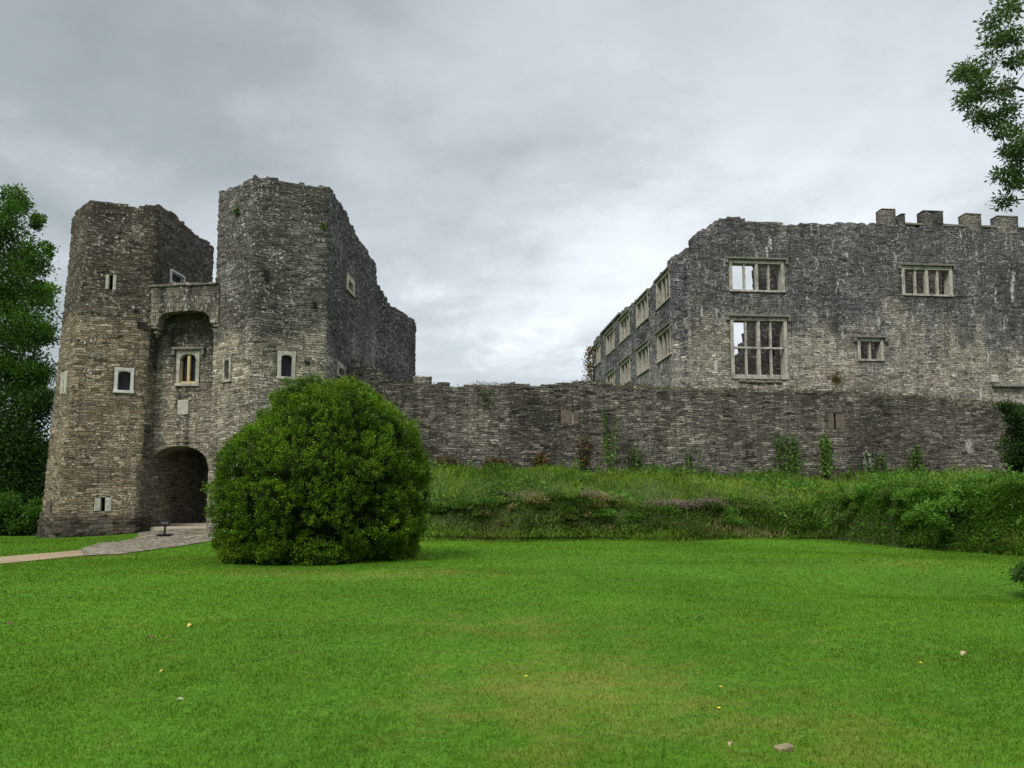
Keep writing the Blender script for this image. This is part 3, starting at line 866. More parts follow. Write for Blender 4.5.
# merlons
for x0, x1, ty, by in ((877.5, 895.5, 210.5, 225), (896.5, 905, 215.5, 225), (919, 943, 213, 226), (961, 981, 215.5, 227), (993.5, 1018, 218, 228), (1030, 1052, 220, 230)):
    a_, z_ = pM.hit(x0, by); b_, zt_ = pM.hit(x1, ty); a_ += .33
    c0, c1 = pM.pt(a_, 0), pM.pt(b_, 0)
    me_ = vox_wall('merlon', [c0, c1], .7, z_ - .35, lambda s, q=zt_: q, [M['merlon']], mansion, seed=int(x0), jag=.03, ds=.3)
    b = MB(); b.pbox(pM, a_ - .03, b_ + .03, zt_ + .02, zt_ + .15, -.73, .03, .03); b.build('coping', M['merlon'], me_, bevel=.04)
for x0, x1, y in ((905, 919, 224), (943, 961, 225.5), (981, 993, 226.5), (1018, 1030, 228)):
    a_, z_ = pM.hit(x0, y); b_, _ = pM.hit(x1, y); b = MB(); b.pbox(pM, a_ + .02, b_ + .25, z_ - .08, z_ + .1, -.8, .08, .03)
    b.build('coping', M['hood'], mansion, bevel=.03)
# string courses and a broken ledge
a_, z_ = pM.hit(991, 385.5); b_, _ = pM.hit(1045, 386)
b = MB(); b.pbox(pM, a_, b_, z_ - .1, z_ + .12, -.1, .28, .03); b.build('ledge', M['hood'], mansion, bevel=.03)
a_, z_ = pM.hit(991, 383); b_, _ = pM.hit(998, 383)
b = MB(); b.pbox(pM, a_, b_, z_ + .02, z_ + .55, -.1, .12, .03); b.build('bracket', M['dressed_pale'], mansion, bevel=.05)
a_, z_ = pM.hit(738, 381); b_, _ = pM.hit(783, 381)
b = MB()
for i in range(5):
    x0 = a_ + (b_ - a_) * i / 5
    b.pbox(pM, x0, x0 + (b_ - a_) / 5 * .93, z_ - .15 + random.uniform(-.04, .04), z_ + .06, -.1, .16, .05)
b.build('ledge', M['hood'], mansion, bevel=.05)
# side wall: ten windows in two rows
Ls = pS.L
kh = pS.hit(660, 273)[1]
st_ = [(Ls - s, z) for s, z in []]
sd = [pS.hit(*q) for q in [(592, 343), (596, 339), (602, 332), (611, 323), (618, 316), (625, 308), (631, 306), (636, 299.5), (645, 291.5), (655, 281), (664, 271), (671, 262)]]
ops = []
for k, (xa, xb, yu0, yu1) in enumerate([(656.6, 670.2, 277, 303), (636.5, 648.5, 297, 323), (620, 630, 314, 339), (606, 615, 331, 353), (593.5, 601, 346, 366)]):
    r_ = pS.rect(xa, yu0, xb, yu1); c_ = (r_[0] + r_[1]) / 2; hw = (r_[1] - r_[0]) / 2
    ops.append((c_ - min(hw, 1.75), c_ + min(hw, 1.75)))
zu0, zu1 = pS.hit(663, 304)[1], pS.hit(663, 276)[1]
zl0, zl1 = pS.hit(665, 358)[1], pS.hit(665, 329)[1]
opn = [(a, b, zu0, zu1) for a, b in ops] + [(a, b, zl0, zl1) for a, b in ops]
vox_wall('side_wall', [KS, K], 1.0, 0.0, profile(sd), [M['mansion_side']], mansion, seed=11, openings=opn, jag=.12, ds=.3, dz=.15)
for o_ in opn: win(pS, o_, mansion, 'dressed', thick=.55, jamb=.18, lights=3, hood=.16)
b = MB(); b.pbox(pS, 4.0, 12.0, zu1 + .55, zu1 + .75, -.1, .14, .04); b.build('string_course', M['hood'], mansion, bevel=.03)
# walls inside the shell, seen through the front windows
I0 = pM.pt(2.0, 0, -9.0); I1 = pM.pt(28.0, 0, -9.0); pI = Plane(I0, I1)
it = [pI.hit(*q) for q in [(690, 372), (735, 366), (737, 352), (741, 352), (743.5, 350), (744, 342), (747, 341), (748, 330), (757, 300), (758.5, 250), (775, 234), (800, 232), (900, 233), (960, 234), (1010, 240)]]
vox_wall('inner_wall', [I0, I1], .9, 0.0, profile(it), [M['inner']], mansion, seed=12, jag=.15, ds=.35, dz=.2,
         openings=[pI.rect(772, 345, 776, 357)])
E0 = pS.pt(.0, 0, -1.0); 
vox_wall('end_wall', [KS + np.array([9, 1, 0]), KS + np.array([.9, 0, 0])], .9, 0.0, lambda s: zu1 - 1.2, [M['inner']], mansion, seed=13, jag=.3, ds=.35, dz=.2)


# ------------------------------------------------------------------ vegetation helpers
def vnoise(P, f, seed=0):
    r = np.random.default_rng(seed + 500); o = np.zeros(len(P))
    for k in range(7):
        w = r.normal(size=3); w *= f * r.uniform(.6, 1.6) / np.linalg.norm(w); o += np.sin(P @ w + r.uniform(0, 6.3))
    return o / 3.0


def unit(v): return v / (np.linalg.norm(v, axis=-1, keepdims=True) + 1e-9)


def leaves(name, C, D, size, aspect, mat, parent=None, rnd=None, fold=.25, r=rng):
    """one small folded leaf (two quads) at each point C growing along D"""
    N = len(C)
    size = np.broadcast_to(np.asarray(size, float), (N,)) * r.uniform(.65, 1.3, N)
    D = unit(D); Rn = unit(np.cross(D, r.normal(size=(N, 3)))); U = np.cross(Rn, D)
    L = size[:, None]; Wd = L * aspect
    mid = C + D * L * .5
    V = np.stack([C, mid + Rn * Wd * .5 + U * Wd * fold, C + D * L, mid - Rn * Wd * .5 + U * Wd * fold], 1).reshape(-1, 3)
    i = np.arange(N) * 4
    F = np.stack([i, i + 1, i + 2, i + 3], 1)
    if rnd is None: rnd = r.uniform(0, 1, N)
    return obj(name, np_mesh(name, V, F, rnd=np.clip(rnd, 0, 1)), mat, parent)


def blades(name, P, h, w, lean, mat, rnd, parent=None, r=rng, bend=.45):
    """grass blades: two quads each, bent"""
    N = len(P)
    a = r.uniform(0, 2 * np.pi, N); side = np.stack([np.cos(a), np.sin(a), np.zeros(N)], 1)
    b = r.uniform(0, 2 * np.pi, N); ld = np.stack([np.cos(b), np.sin(b), np.zeros(N)], 1) * (lean * np.abs(r.normal(size=N)))[:, None]
    h = h[:, None]; w = w[:, None]
    up = np.array([[0, 0, 1.0]])
    p1 = P + (up * .55 + ld * .35) * h; p2 = P + (up * (1 - bend * np.linalg.norm(ld, axis=1, keepdims=True)) + ld) * h
    V = np.stack([P - side * w, P + side * w, p1 + side * w * .8, p2, p1 - side * w * .8], 1).reshape(-1, 3)
    i = np.arange(N) * 5
    F = np.stack([i, i + 1, i + 2, i + 4], 1)
    F2 = np.stack([i + 4, i + 2, i + 3, i + 3], 1)
    T = np.concatenate([np.stack([i, i + 1, i + 2], 1), np.stack([i, i + 2, i + 4], 1), np.stack([i + 4, i + 2, i + 3], 1)])
    return obj(name, np_mesh(name, V, T, rnd=np.clip(np.concatenate([rnd] * 3), 0, 1)), mat, parent)


# ------------------------------------------------------------------ lawn grass
M['grass'] = leaf_mat('grass', [(.031, .075, .005), (.064, .142, .008), (.098, .195, .013), (.18, .25, .04)], trans=.3, rough=.6, patch_scale=.22, spec=.05, lawn=True)


def in_view(x, y, m=4.0):
    return (np.abs(x) < (y + 1) * .70 + m) & (y > 3.4)


front_px = [(330, 542), (395, 541), (430, 540.5), (560, 541), (640, 540.5), (720, 539.5), (830, 539.5), (900, 548), (960, 552), (1024, 556), (1110, 562), (1220, 572)]
FRONT = np.array([ground_hit(*q) for q in front_px])
pts_ = []
for y0, y1 in ((3.4, 5), (5, 7), (7, 10), (10, 14), (14, 19), (19, 26), (26, 40)):
    xm = (y1 + 1) * .70 + 4.0
    top_d = 6500 * (3.4 / y0) ** 1.75
    nn = int(top_d * 2 * xm * (y1 - y0))
    x = rng.uniform(-xm, xm, nn); y = rng.uniform(y0, y1, nn)
    k = (rng.uniform(0, 1, nn) < (y0 / y) ** 1.75) & in_view(x, y)
    xj, yj = x + rng.normal(0, .10, nn), y + rng.normal(0, .16, nn)
    k &= ~in_poly(path_poly, xj, yj) & ~in_poly(cob_poly, xj, yj)
    k &= ~((y > np.interp(x, FRONT[:, 0], FRONT[:, 1]) + .3) & (x > FRONT[0, 0])) & ~((x < -13) & (y > 38.2))
    pts_.append(np.stack([x[k], y[k]], 1))
XY = np.concatenate(pts_)
P3 = np.column_stack([XY, gz(XY[:, 0], XY[:, 1]) - .004])
dist = np.linalg.norm(XY, axis=1)
cl_ = vnoise(P3 * [1, 1, 0], 5.0, 3) * .5 + vnoise(P3 * [1, 1, 0], 1.1, 4) * .5
hh = (.032 + .012 * cl_) * rng.uniform(.55, 1.35, len(P3)) * np.clip(1 + (dist - 10) * .02, 1, 1.5)
ww = .0022 * np.clip(dist / 5.0, 1, 5.5)
rn = np.clip(.46 + .15 * cl_ + rng.normal(0, .13, len(P3)), 0, 1)
tag(blades('grass', P3, np.clip(hh, .012, .09), ww, .95, M['grass'], rn), 'short mown green grass covering the lawn', 'grass', kind='stuff')

N = 16000
x = rng.uniform(-9, 9, N); y = rng.uniform(3.6, 12, N)
q = np.column_stack([x, y, np.zeros(N)])
k = in_view(x, y, .5) & (vnoise(q, 1.6, 51) + .7 * vnoise(q, 4.5, 52) > .75)
q = q[k]; q[:, 2] = gz(q[:, 0], q[:, 1]) + rng.uniform(.02, .04, len(q))
M['clover'] = leaf_mat('clover', [(.04, .10, .015), (.07, .16, .025), (.11, .22, .05)], trans=.25, patch_scale=.5, spec=.05, rough=.8)
tag(leaves('clover', q, np.column_stack([rng.normal(0, 1, (len(q), 2)), np.full(len(q), .25)]), .022, .75, M['clover']), 'patches of clover and small broad leaves in the lawn', 'clover', kind='stuff')

# ------------------------------------------------------------------ bank (terrace below the curtain wall)
m, g = new_mat('bank_soil')
pos = g.n('ShaderNodeNewGeometry').outputs['Position']
n2 = g.noise(pos, 4, 6, .7)
finish(g, g.ramp(n2, [(.3, (.018, .022, .008)), (.5, (.035, .06, .012)), (.7, (.075, .085, .03))]), .95, n2, .1, .8)
M['bank'] = m
bx = np.linspace(330, 1220, 150)
fx = np.array([p[0] for p in front_px], float)
Fp = np.stack([np.interp(bx, fx, FRONT[:, k]) for k in range(3)], 1)
ey = np.interp(bx, [330, 430, 500, 560, 640, 700, 760, 860, 930, 1024, 1220], [508, 506, 503, 501, 502, 501, 503, 500, 494, 490, 485])
Ep = np.array([at(x, y, f[1] + .9) for x, y, f in zip(bx, ey, Fp)])
wy = np.interp(bx, [330, 430, 600, 800, 1000, 1220], [466, 468, 471, 476, 477, 480])
Wp = []
for x, y in zip(bx, wy):
    s, z = pC.hit(x, y); Wp.append(pC.pt(s, z, -.25))
Wp = np.array(Wp)


def bank_pt(i, t):
    """i: fractional column, t: 0 foot .. .35 crest .. 1 wall foot"""
    i = np.clip(np.asarray(i, float), 0, len(bx) - 1.001); k = i.astype(int); f = (i - k)[:, None]
    a = Fp[k] * (1 - f) + Fp[k + 1] * f; e = Ep[k] * (1 - f) + Ep[k + 1] * f; w = Wp[k] * (1 - f) + Wp[k + 1] * f
    t = np.asarray(t, float)[:, None]
    p = np.where(t < .35, a + (e - a) * (t / .35), e + (w - e) * ((t - .35) / .65))
    z = np.where(t < .35, a[:, 2:] + (e - a)[:, 2:] * np.sin(np.clip(t / .35, 0, 1) * np.pi / 2), p[:, 2:])
    q = np.concatenate([p[:, :2], z], 1)
    amp = np.clip(np.minimum(t[:, 0] / .12, (1 - t[:, 0]) / .1), 0, 1)
    q[:, 2] += amp * (.24 * vnoise(q * [1, 1, 0], .8, 9) + .13 * vnoise(q * [1, 1, 0], 2.3, 8))
    q[:, 1] -= amp * np.where(t[:, 0] < .4, .34, .05) * (vnoise(q * [1, 0, .6], 1.0, 10) + .5 * vnoise(q * [1, 0, .6], 2.7, 11))
    return q


tt = np.concatenate([[-.06], np.linspace(0, .35, 8), np.linspace(.42, 1, 9)])
gi, gt = np.meshgrid(np.arange(len(bx)), tt)
Vb = bank_pt(gi.ravel(), gt.ravel())
Vb.reshape(len(tt), len(bx), 3)[0, :, 2] -= .4
idx = np.arange(gi.size).reshape(gi.shape)
Fb = np.stack([idx[:-1, :-1], idx[:-1, 1:], idx[1:, 1:], idx[1:, :-1]], -1).reshape(-1, 4)
tag(obj('bank', np_mesh('bank', Vb, Fb, smooth_=True), M['bank']), kind='structure')

M['bramble'] = leaf_mat('bramble', [(.018, .044, .007), (.042, .092, .014), (.075, .14, .022), (.13, .20, .045)], trans=.28, patch=((.09, .08, .035), .6, .6), patch_scale=.4)
M['bramble_bright'] = leaf_mat('bramble_bright', [(.026, .068, .010), (.055, .135, .016), (.085, .19, .024), (.14, .25, .045)], trans=.3, patch_scale=.4)
M['tallgrass'] = leaf_mat('tallgrass', [(.045, .105, .010), (.095, .19, .018), (.16, .25, .032), (.28, .29, .09)], trans=.35, patch=((.20, .20, .045), .35, .5), patch_scale=.4)
M['straw'] = leaf_mat('straw', [(.04, .055, .013), (.09, .105, .03), (.17, .165, .06), (.28, .25, .12)], trans=.3, patch=((.05, .09, .015), .6, .7))
M['flower'] = leaf_mat('flower', [(.10, .075, .075), (.20, .14, .15), (.30, .22, .235), (.14, .13, .07)], trans=.25)
M['russet'] = leaf_mat('russet', [(.09, .042, .02), (.16, .085, .035), (.13, .11, .035), (.10, .13, .03)], trans=.25, patch_scale=.8)

# brambles and ivy over the face
N = 64000
i_ = np.where(rng.uniform(size=N) < .25, rng.uniform(88, 125, N), rng.uniform(0, len(bx) - 1.01, N)); t_ = rng.beta(1.2, 1.0, N) * .44
Q = bank_pt(i_, t_)
bulge = np.clip(.16 + .24 * vnoise(Q, 1.5, 12) + .15 * vnoise(Q, 3.7, 13), -.05, .9)
right = smooth(8, 17, Q[:, 0])
outw = np.column_stack([np.zeros(N), -np.ones(N), np.full(N, .45)])
Q2 = Q + unit(outw) * (bulge * rng.uniform(.3, 1.0, N) + right * .10 * rng.uniform(0, 1, N))[:, None]
gap = vnoise(Q, 1.1, 14) + .5 * vnoise(Q, 3.0, 15)
keep = (gap > -.75) | (rng.uniform(0, 1, N) < .25) | (Q[:, 0] > 9)
D = outw * [1, .9, 1] + rng.normal(0, .55, (N, 3)) + [0, 0, .1]
kl = keep & (right < rng.uniform(0, 1, N)); kr = keep & ~(right < rng.uniform(0, 1, N))
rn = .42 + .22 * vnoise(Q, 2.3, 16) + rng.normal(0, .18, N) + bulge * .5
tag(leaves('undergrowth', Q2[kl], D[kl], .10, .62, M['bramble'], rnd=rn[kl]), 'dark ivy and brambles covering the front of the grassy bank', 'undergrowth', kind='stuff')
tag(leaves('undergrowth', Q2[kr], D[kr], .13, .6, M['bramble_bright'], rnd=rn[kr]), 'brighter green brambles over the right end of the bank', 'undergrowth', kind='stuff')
# long grass on top and straw hanging on the face
N = 46000
i_ = rng.uniform(0, len(bx) - 1.01, N); t_ = rng.uniform(.33, 1.0, N) ** 1.0
Q = bank_pt(i_, t_)
hh = rng.uniform(.12, .38, N) * (1 + .35 * vnoise(Q * [1, 1, 0], 1.5, 18))
rn = .42 + .2 * vnoise(Q * [1, 1, 0], 1.2, 19) + rng.normal(0, .2, N)
tag(blades('tall_grass', Q - [0, 0, .03], np.clip(hh, .08, .7), np.full(N, .018), .55, M['tallgrass'], rn), 'long yellow green grass growing on top of the bank', 'grass', kind='stuff')
N = 16000
i_ = rng.uniform(0, len(bx) - 1.01, N); t_ = np.concatenate([rng.uniform(.0, .42, N // 2), rng.uniform(0.0, .10, N - N // 2)])
Q = bank_pt(i_, t_)
k = (vnoise(Q * [1, 1, .3], 1.0, 21) + rng.normal(0, .3, N) > -.05) & (rng.uniform(size=N) < .7)
k &= Q[:, 0] < 13
Q = Q[k]; n_ = len(Q)
tag(blades('dry_grass', Q + [0, -.12, -.03], rng.uniform(.2, .6, n_), np.full(n_, .016), .6, M['straw'], rng.uniform(0, 1, n_)), 'tufts of dry straw coloured grass on the bank face', 'grass', kind='stuff')
N = 150
li = rng.uniform(0, 100, N); lt_ = rng.uniform(.03, .42, N); lp = bank_pt(li, lt_)
lr = rng.uniform(.18, .55, N) * np.where(lt_ < .4, 1, .7)
kind_ = rng.integers(0, 3, N); tone_ = rng.normal(0, .17, N)
for kk_, (mt, lab) in enumerate((('bramble', 'dark bramble mounds on the bank'), ('bramble_bright', 'bright nettle and bramble mounds on the bank'), ('straw', 'dying brownish growth in mounds on the bank'))):
    q = np.where((kind_ == kk_) & ((kk_ < 2) | (li < 74)))[0]; per = np.repeat(q, (700 * (lr[q] / .4) ** 2).astype(int))
    v = unit(rng.normal(size=(len(per), 3))) * (rng.uniform(.4, 1.05, len(per)) * lr[per])[:, None] * [1.3, .8, .75]
    v[:, 2] = np.abs(v[:, 2]) - .04
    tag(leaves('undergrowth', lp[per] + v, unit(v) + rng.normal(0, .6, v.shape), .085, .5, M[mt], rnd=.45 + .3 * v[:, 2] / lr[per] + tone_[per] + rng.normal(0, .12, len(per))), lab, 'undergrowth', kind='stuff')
N = 26000
i_ = rng.uniform(0, len(bx) - 1.01, N); t_ = np.abs(rng.normal(0, .035, N))
Q = bank_pt(i_, t_); Q[:, 1] -= np.abs(rng.normal(0, .28, N)) * (1 + .5 * vnoise(Q, .8, 26)); Q[:, 2] = np.where(t_ < .02, gz(Q[:, 0], Q[:, 1]), Q[:, 2])
tag(blades('tall_grass', Q - [0, 0, .02], np.clip(rng.uniform(.05, .20, N) * (1 + .8 * vnoise(Q, .9, 27)), .03, .42), np.full(N, .012), .8, M['tallgrass'], rng.uniform(.0, .75, N)), 'fringe of unmown grass where the lawn meets the bank', 'grass', kind='stuff')
tops_i = rng.uniform(0, len(bx) - 1.01, 330); tops_t = rng.uniform(.05, .98, 330)
tp_ = bank_pt(tops_i, tops_t)
hgt = rng.uniform(.15, .75, 330) * np.where(tops_t < .36, .6, 1)
kx = np.repeat(np.arange(330), 60); tz = rng.uniform(.1, 1, len(kx))
C = tp_[kx] + np.column_stack([rng.normal(0, .13, (len(kx), 2)) * (1.2 - tz)[:, None], tz * hgt[kx]])
Dw = rng.normal(0, .7, (len(kx), 3)) + [0, -.2, .25]
tag(leaves('weeds', C, Dw, .11, .45, M['bramble_bright'], rnd=(rng.uniform(.1, .9, 330)[kx] + rng.normal(0, .15, len(kx)))), 'upright leafy weeds standing out of the bank', 'weeds', kind='stuff')
# low leafy weeds on top, mauve flowers along the crest
N = 42000
i_ = rng.uniform(0, len(bx) - 1.01, N); t_ = rng.uniform(.36, 1, N); Q = bank_pt(i_, t_)
k = vnoise(Q * [1, 1, 0], 1.1, 22) + .6 * vnoise(Q * [1, 1, 0], 3.0, 24) > .1
Q = Q[k]; n_ = len(Q)
tag(leaves('weeds', Q + np.column_stack([np.zeros((n_, 2)), rng.uniform(.05, .45, n_)]), np.column_stack([rng.normal(0, .6, (n_, 2)), np.full(n_, .6)]), .12, .5, M['bramble_bright']), 'low leafy weeds among the long grass of the bank', 'weeds', kind='stuff')
N = 8500
pxs = np.where(rng.uniform(size=N) < .75, rng.normal(668, 32, N), rng.normal(555, 50, N))
i_ = (pxs - 330) / (1220 - 330) * (len(bx) - 1); t_ = rng.normal(.36, .035, N); Q = bank_pt(i_, t_)
k = vnoise(Q * [1, 1, 1], 2.6, 23) > -.1
Q = Q[k]; n_ = len(Q)
tag(leaves('flowering_ground_cover', Q + np.column_stack([rng.normal(0, .08, (n_, 2)) - [0, .2], rng.uniform(.02, .34, n_)]), rng.normal(0, 1, (n_, 3)) + [0, -.3, .7], .06, .7, M['flower']), 'dusty mauve flower heads spilling over the edge of the bank', 'flowers', kind='stuff')

# ------------------------------------------------------------------ clipped bush on the lawn
M['bush'] = leaf_mat('bush', [(.014, .036, .004), (.046, .108, .006), (.10, .19, .010), (.21, .32, .022)], trans=.22, rough=.55, patch_scale=.6, spec=.12)
bush = empty('bush', 'large dense rounded evergreen bush standing on the lawn before the gatehouse', 'bush')
BC = np.array([-5.66, 23.3]); zb = float(gz(*BC))
hz = np.array([0, .15, .5, 1.0, 1.75, 2.5, 3.15, 3.8, 4.28, 4.66, 4.94, 5.16, 5.26])
hr = np.array([2.40, 2.60, 2.80, 2.97, 3.05, 2.96, 2.74, 2.36, 2.02, 1.66, 1.27, .80, .05])


def dome(theta, z):
    rr = np.interp(z, hz, hr)
    P = np.stack([np.cos(theta) * rr, np.sin(theta) * rr, z], 1)
    e = .02; dr = (np.interp(z + e, hz, hr) - np.interp(z - e, hz, hr)) / (2 * e)
    Nn = unit(np.stack([np.cos(theta), np.sin(theta), -np.clip(dr, -6, 6)], 1))
    P[:, 0] += .30 * smooth(1.2, 5.0, z) - .10
    P = P + Nn * (.05 * vnoise(P, 1.1, 31) + .10 * vnoise(P, 2.6, 32) + .10 * vnoise(P, 6.0, 34))[:, None]
    return P, Nn


# dark core added inside the bush to block light
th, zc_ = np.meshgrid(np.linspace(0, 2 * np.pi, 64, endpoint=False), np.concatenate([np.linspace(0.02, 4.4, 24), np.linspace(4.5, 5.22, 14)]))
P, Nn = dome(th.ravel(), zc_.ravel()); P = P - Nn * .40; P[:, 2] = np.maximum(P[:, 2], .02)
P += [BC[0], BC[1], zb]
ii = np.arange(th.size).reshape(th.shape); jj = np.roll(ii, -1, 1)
obj('dark_core', np_mesh('dark_core', P, np.stack([ii[:-1], jj[:-1], jj[1:], ii[1:]], -1).reshape(-1, 4), smooth_=True), M['twig'], bush)
NS = 8600
zz_ = rng.uniform(0.05, 5.26, NS * 6); th_ = rng.uniform(0, 2 * np.pi, NS * 6)
rr_ = np.interp(zz_, hz, hr); dr_ = np.gradient(hr, hz); sl = np.sqrt(1 + np.interp(zz_, hz, dr_) ** 2)
k = rng.uniform(0, 8, NS * 6) < rr_ * np.minimum(sl, 3)
zz_, th_ = np.concatenate([zz_[k][:NS], rng.uniform(.0, .5, 1300)]), np.concatenate([th_[k][:NS], rng.uniform(0, 6.2832, 1300)])
P, Nn = dome(th_, zz_)
n_ = len(P)
# pillows of growth with dark gaps between them
zc2 = rng.uniform(.05, 5.24, 5000); tc2 = rng.uniform(0, 6.283, 5000)
kk = rng.uniform(0, 8, 5000) < np.interp(zc2, hz, hr) * np.minimum(np.sqrt(1 + np.interp(zc2, hz, dr_) ** 2), 3)
PC, _n = dome(tc2[kk][:520], zc2[kk][:520])
PC = PC + [0, 0, .05]; PC = PC[:520]
dist_c = np.full(n_, 9.0); near_c = np.zeros(n_, int)
for q in range(len(PC)):
    dd = np.linalg.norm((P - PC[q]) * [1, 1, 1.25], axis=1); kq = dd < dist_c
    dist_c[kq] = dd[kq]; near_c[kq] = q
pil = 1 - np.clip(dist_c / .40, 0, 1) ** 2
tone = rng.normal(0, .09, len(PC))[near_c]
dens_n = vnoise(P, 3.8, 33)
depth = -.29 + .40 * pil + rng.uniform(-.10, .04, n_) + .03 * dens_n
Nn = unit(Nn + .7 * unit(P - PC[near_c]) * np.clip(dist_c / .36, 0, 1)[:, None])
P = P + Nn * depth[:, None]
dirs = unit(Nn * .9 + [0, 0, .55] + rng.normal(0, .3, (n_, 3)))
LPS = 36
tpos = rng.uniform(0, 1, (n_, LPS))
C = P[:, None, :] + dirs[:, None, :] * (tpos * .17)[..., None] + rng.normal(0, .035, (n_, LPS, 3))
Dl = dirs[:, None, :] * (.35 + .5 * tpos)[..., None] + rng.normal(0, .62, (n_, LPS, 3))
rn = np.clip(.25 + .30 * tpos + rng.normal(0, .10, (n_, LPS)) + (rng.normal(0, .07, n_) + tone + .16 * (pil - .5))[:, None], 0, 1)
C = C.reshape(-1, 3) + [BC[0], BC[1], zb]
C[:, 2] = np.maximum(C[:, 2], zb + .03)
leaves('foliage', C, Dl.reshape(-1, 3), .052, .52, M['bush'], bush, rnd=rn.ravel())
b = MB()
for k in range(5):
    a = k * 1.26; b.tube([(BC[0] + .15 * math.cos(a), BC[1] + .15 * math.sin(a), zb - .1), (BC[0] + .7 * math.cos(a), BC[1] + .7 * math.sin(a), zb + 2.2)], [.12, .05])
b.build('trunk', M['bark'], bush)


# ------------------------------------------------------------------ trees and shrubs
def tree(name, label, cat, base, clumps, leaf, size, aspect, per, rad, trunk_r=.3, mat_trunk='bark', group=None, flat=.7, droop=0.0, fork=None, seed=0, spread=.58, boughs=12, limbs=True, rnd0=.42):
    """trunk and limbs to every clump of leaves; clumps = (N,3) centres, rad = clump radii"""
    r = np.random.default_rng(seed + 900)
    root = empty(name, label, cat, group)
    clumps = np.asarray(clumps, float); n = len(clumps)
    rad = np.broadcast_to(np.asarray(rad, float), (n,))
    cen = clumps.mean(0)
    base = np.asarray(base, float)
    fork = np.array([base[0], base[1], base[2] + (cen[2] - base[2]) * .35]) if fork is None else np.asarray(fork, float)
    top = cen + [0, 0, (clumps[:, 2].max() - cen[2]) * .5]
    if limbs:
        b = MB()
        b.tube([base - [0, 0, .2], base * .5 + fork * .5, fork, fork * .4 + top * .6, top], [trunk_r * 1.25, trunk_r, trunk_r * .85, trunk_r * .45, trunk_r * .12], 8)
        nb = min(n, max(3, boughs))
        ends = [int(np.argmax(np.linalg.norm((clumps - cen) * [1, 1, .6], axis=1)))]
        dm = np.linalg.norm(clumps - clumps[ends[0]], axis=1)
        for _ in range(nb - 1):
            e = int(np.argmax(dm)); ends.append(e); dm = np.minimum(dm, np.linalg.norm(clumps - clumps[e], axis=1))
        pts, rds = [], []
        for e in ends:
            c_ = clumps[e]
            t = np.clip((c_[2] - fork[2]) / (top[2] - fork[2] + 1e-6) - (.08 if droop else r.uniform(.15, .5)), 0, .95)
            s = fork * (1 - t) + top * t if c_[2] > fork[2] - .5 else base + (fork - base) * np.clip((c_[2] - base[2]) / (fork[2] - base[2] + 1e-6) + (.15 if droop else -.2), .1, 1)
            L_ = np.linalg.norm(c_ - s)
            ctl = (s + c_) / 2 + r.normal(0, .07, 3) * L_ + [0, 0, (.14 if droop else .02) * L_]
            q = [(1 - u) ** 2 * s + 2 * u * (1 - u) * ctl + u * u * c_ + (r.normal(0, .018, 3) * L_ if 0 < u < 1 else 0) for u in np.linspace(0, 1, 9)]
            rr = trunk_r * .32 * (1 - .4 * t)
            b.tube(q, [rr * (1 - u) ** .8 + .012 for u in np.linspace(0, 1, 9)], 5)
            pts += q[2:]; rds += [rr * (1 - u) ** .8 * .5 + .008 for u in np.linspace(0, 1, 9)[2:]]
        pts = list(pts); hub = fork if not droop else np.array([fork[0], fork[1], cen[2]])
        rest = sorted([i_c for i_c in range(n) if i_c not in ends], key=lambda i_c: np.linalg.norm(clumps[i_c] - hub))
        for i_c in rest:                                   # each spray springs from the nearest bough or earlier spray
            c_ = clumps[i_c]; A_ = np.array(pts); e = int(np.argmin(np.linalg.norm(A_ - c_, axis=1) * r.uniform(.8, 1.35, len(A_)))); s = A_[e]
            m_ = (s + c_) / 2 + r.normal(0, .12, 3) * np.linalg.norm(c_ - s)
            r0_ = max(.006, min(rds[e], .03) * .75)
            b.tube([s, m_, c_], [r0_, r0_ * .75, r0_ * .45], 4)
            pts += [m_, c_]; rds += [r0_ * .75, r0_ * .5]
        b.build('trunk', M[mat_trunk], root)
    k = np.repeat(np.arange(n), per)
    v = r.normal(size=(len(k), 3)) * spread * rad[k][:, None] * [1, 1, flat]
    C = clumps[k] + v
    D = unit(v + 1e-6) * .8 + r.normal(0, .6, v.shape) + [0, 0, .2 - droop]
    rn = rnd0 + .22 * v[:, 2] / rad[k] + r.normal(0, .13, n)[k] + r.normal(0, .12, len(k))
    leaves('foliage', C, D, size, aspect, M[leaf], root, rnd=rn, r=r)
    return root


M['leaf_dark'] = leaf_mat('leaf_dark', [(.010, .026, .005), (.020, .052, .009), (.035, .08, .012), (.06, .115, .02)], trans=.25, patch_scale=.3)
M['leaf_mid'] = leaf_mat('leaf_mid', [(.016, .045, .007), (.032, .085, .012), (.055, .13, .016), (.09, .175, .03)], trans=.35, patch_scale=.3)
M['leaf_ash'] = leaf_mat('leaf_ash', [(.024, .052, .016), (.045, .09, .024), (.07, .125, .034), (.11, .17, .05)], trans=.3, patch_scale=.8)


def clumps_px(lst, Y, jit_y, extra=None, r=np.random.default_rng(3)):
    out_, rd = [], []
    for px, py, rp, cnt in lst:
        for _ in range(cnt):
            y = Y + r.uniform(-jit_y, jit_y)
            a, q = r.uniform(0, 6.28), rp * math.sqrt(r.uniform(0, 1)) * .8
            p = at(px + q * math.cos(a), py + q * math.sin(a), y)
            out_.append(p); rd.append(max(.22, min(.75, rp * Y / 800 * .42)))
    return np.array(out_), np.array(rd)


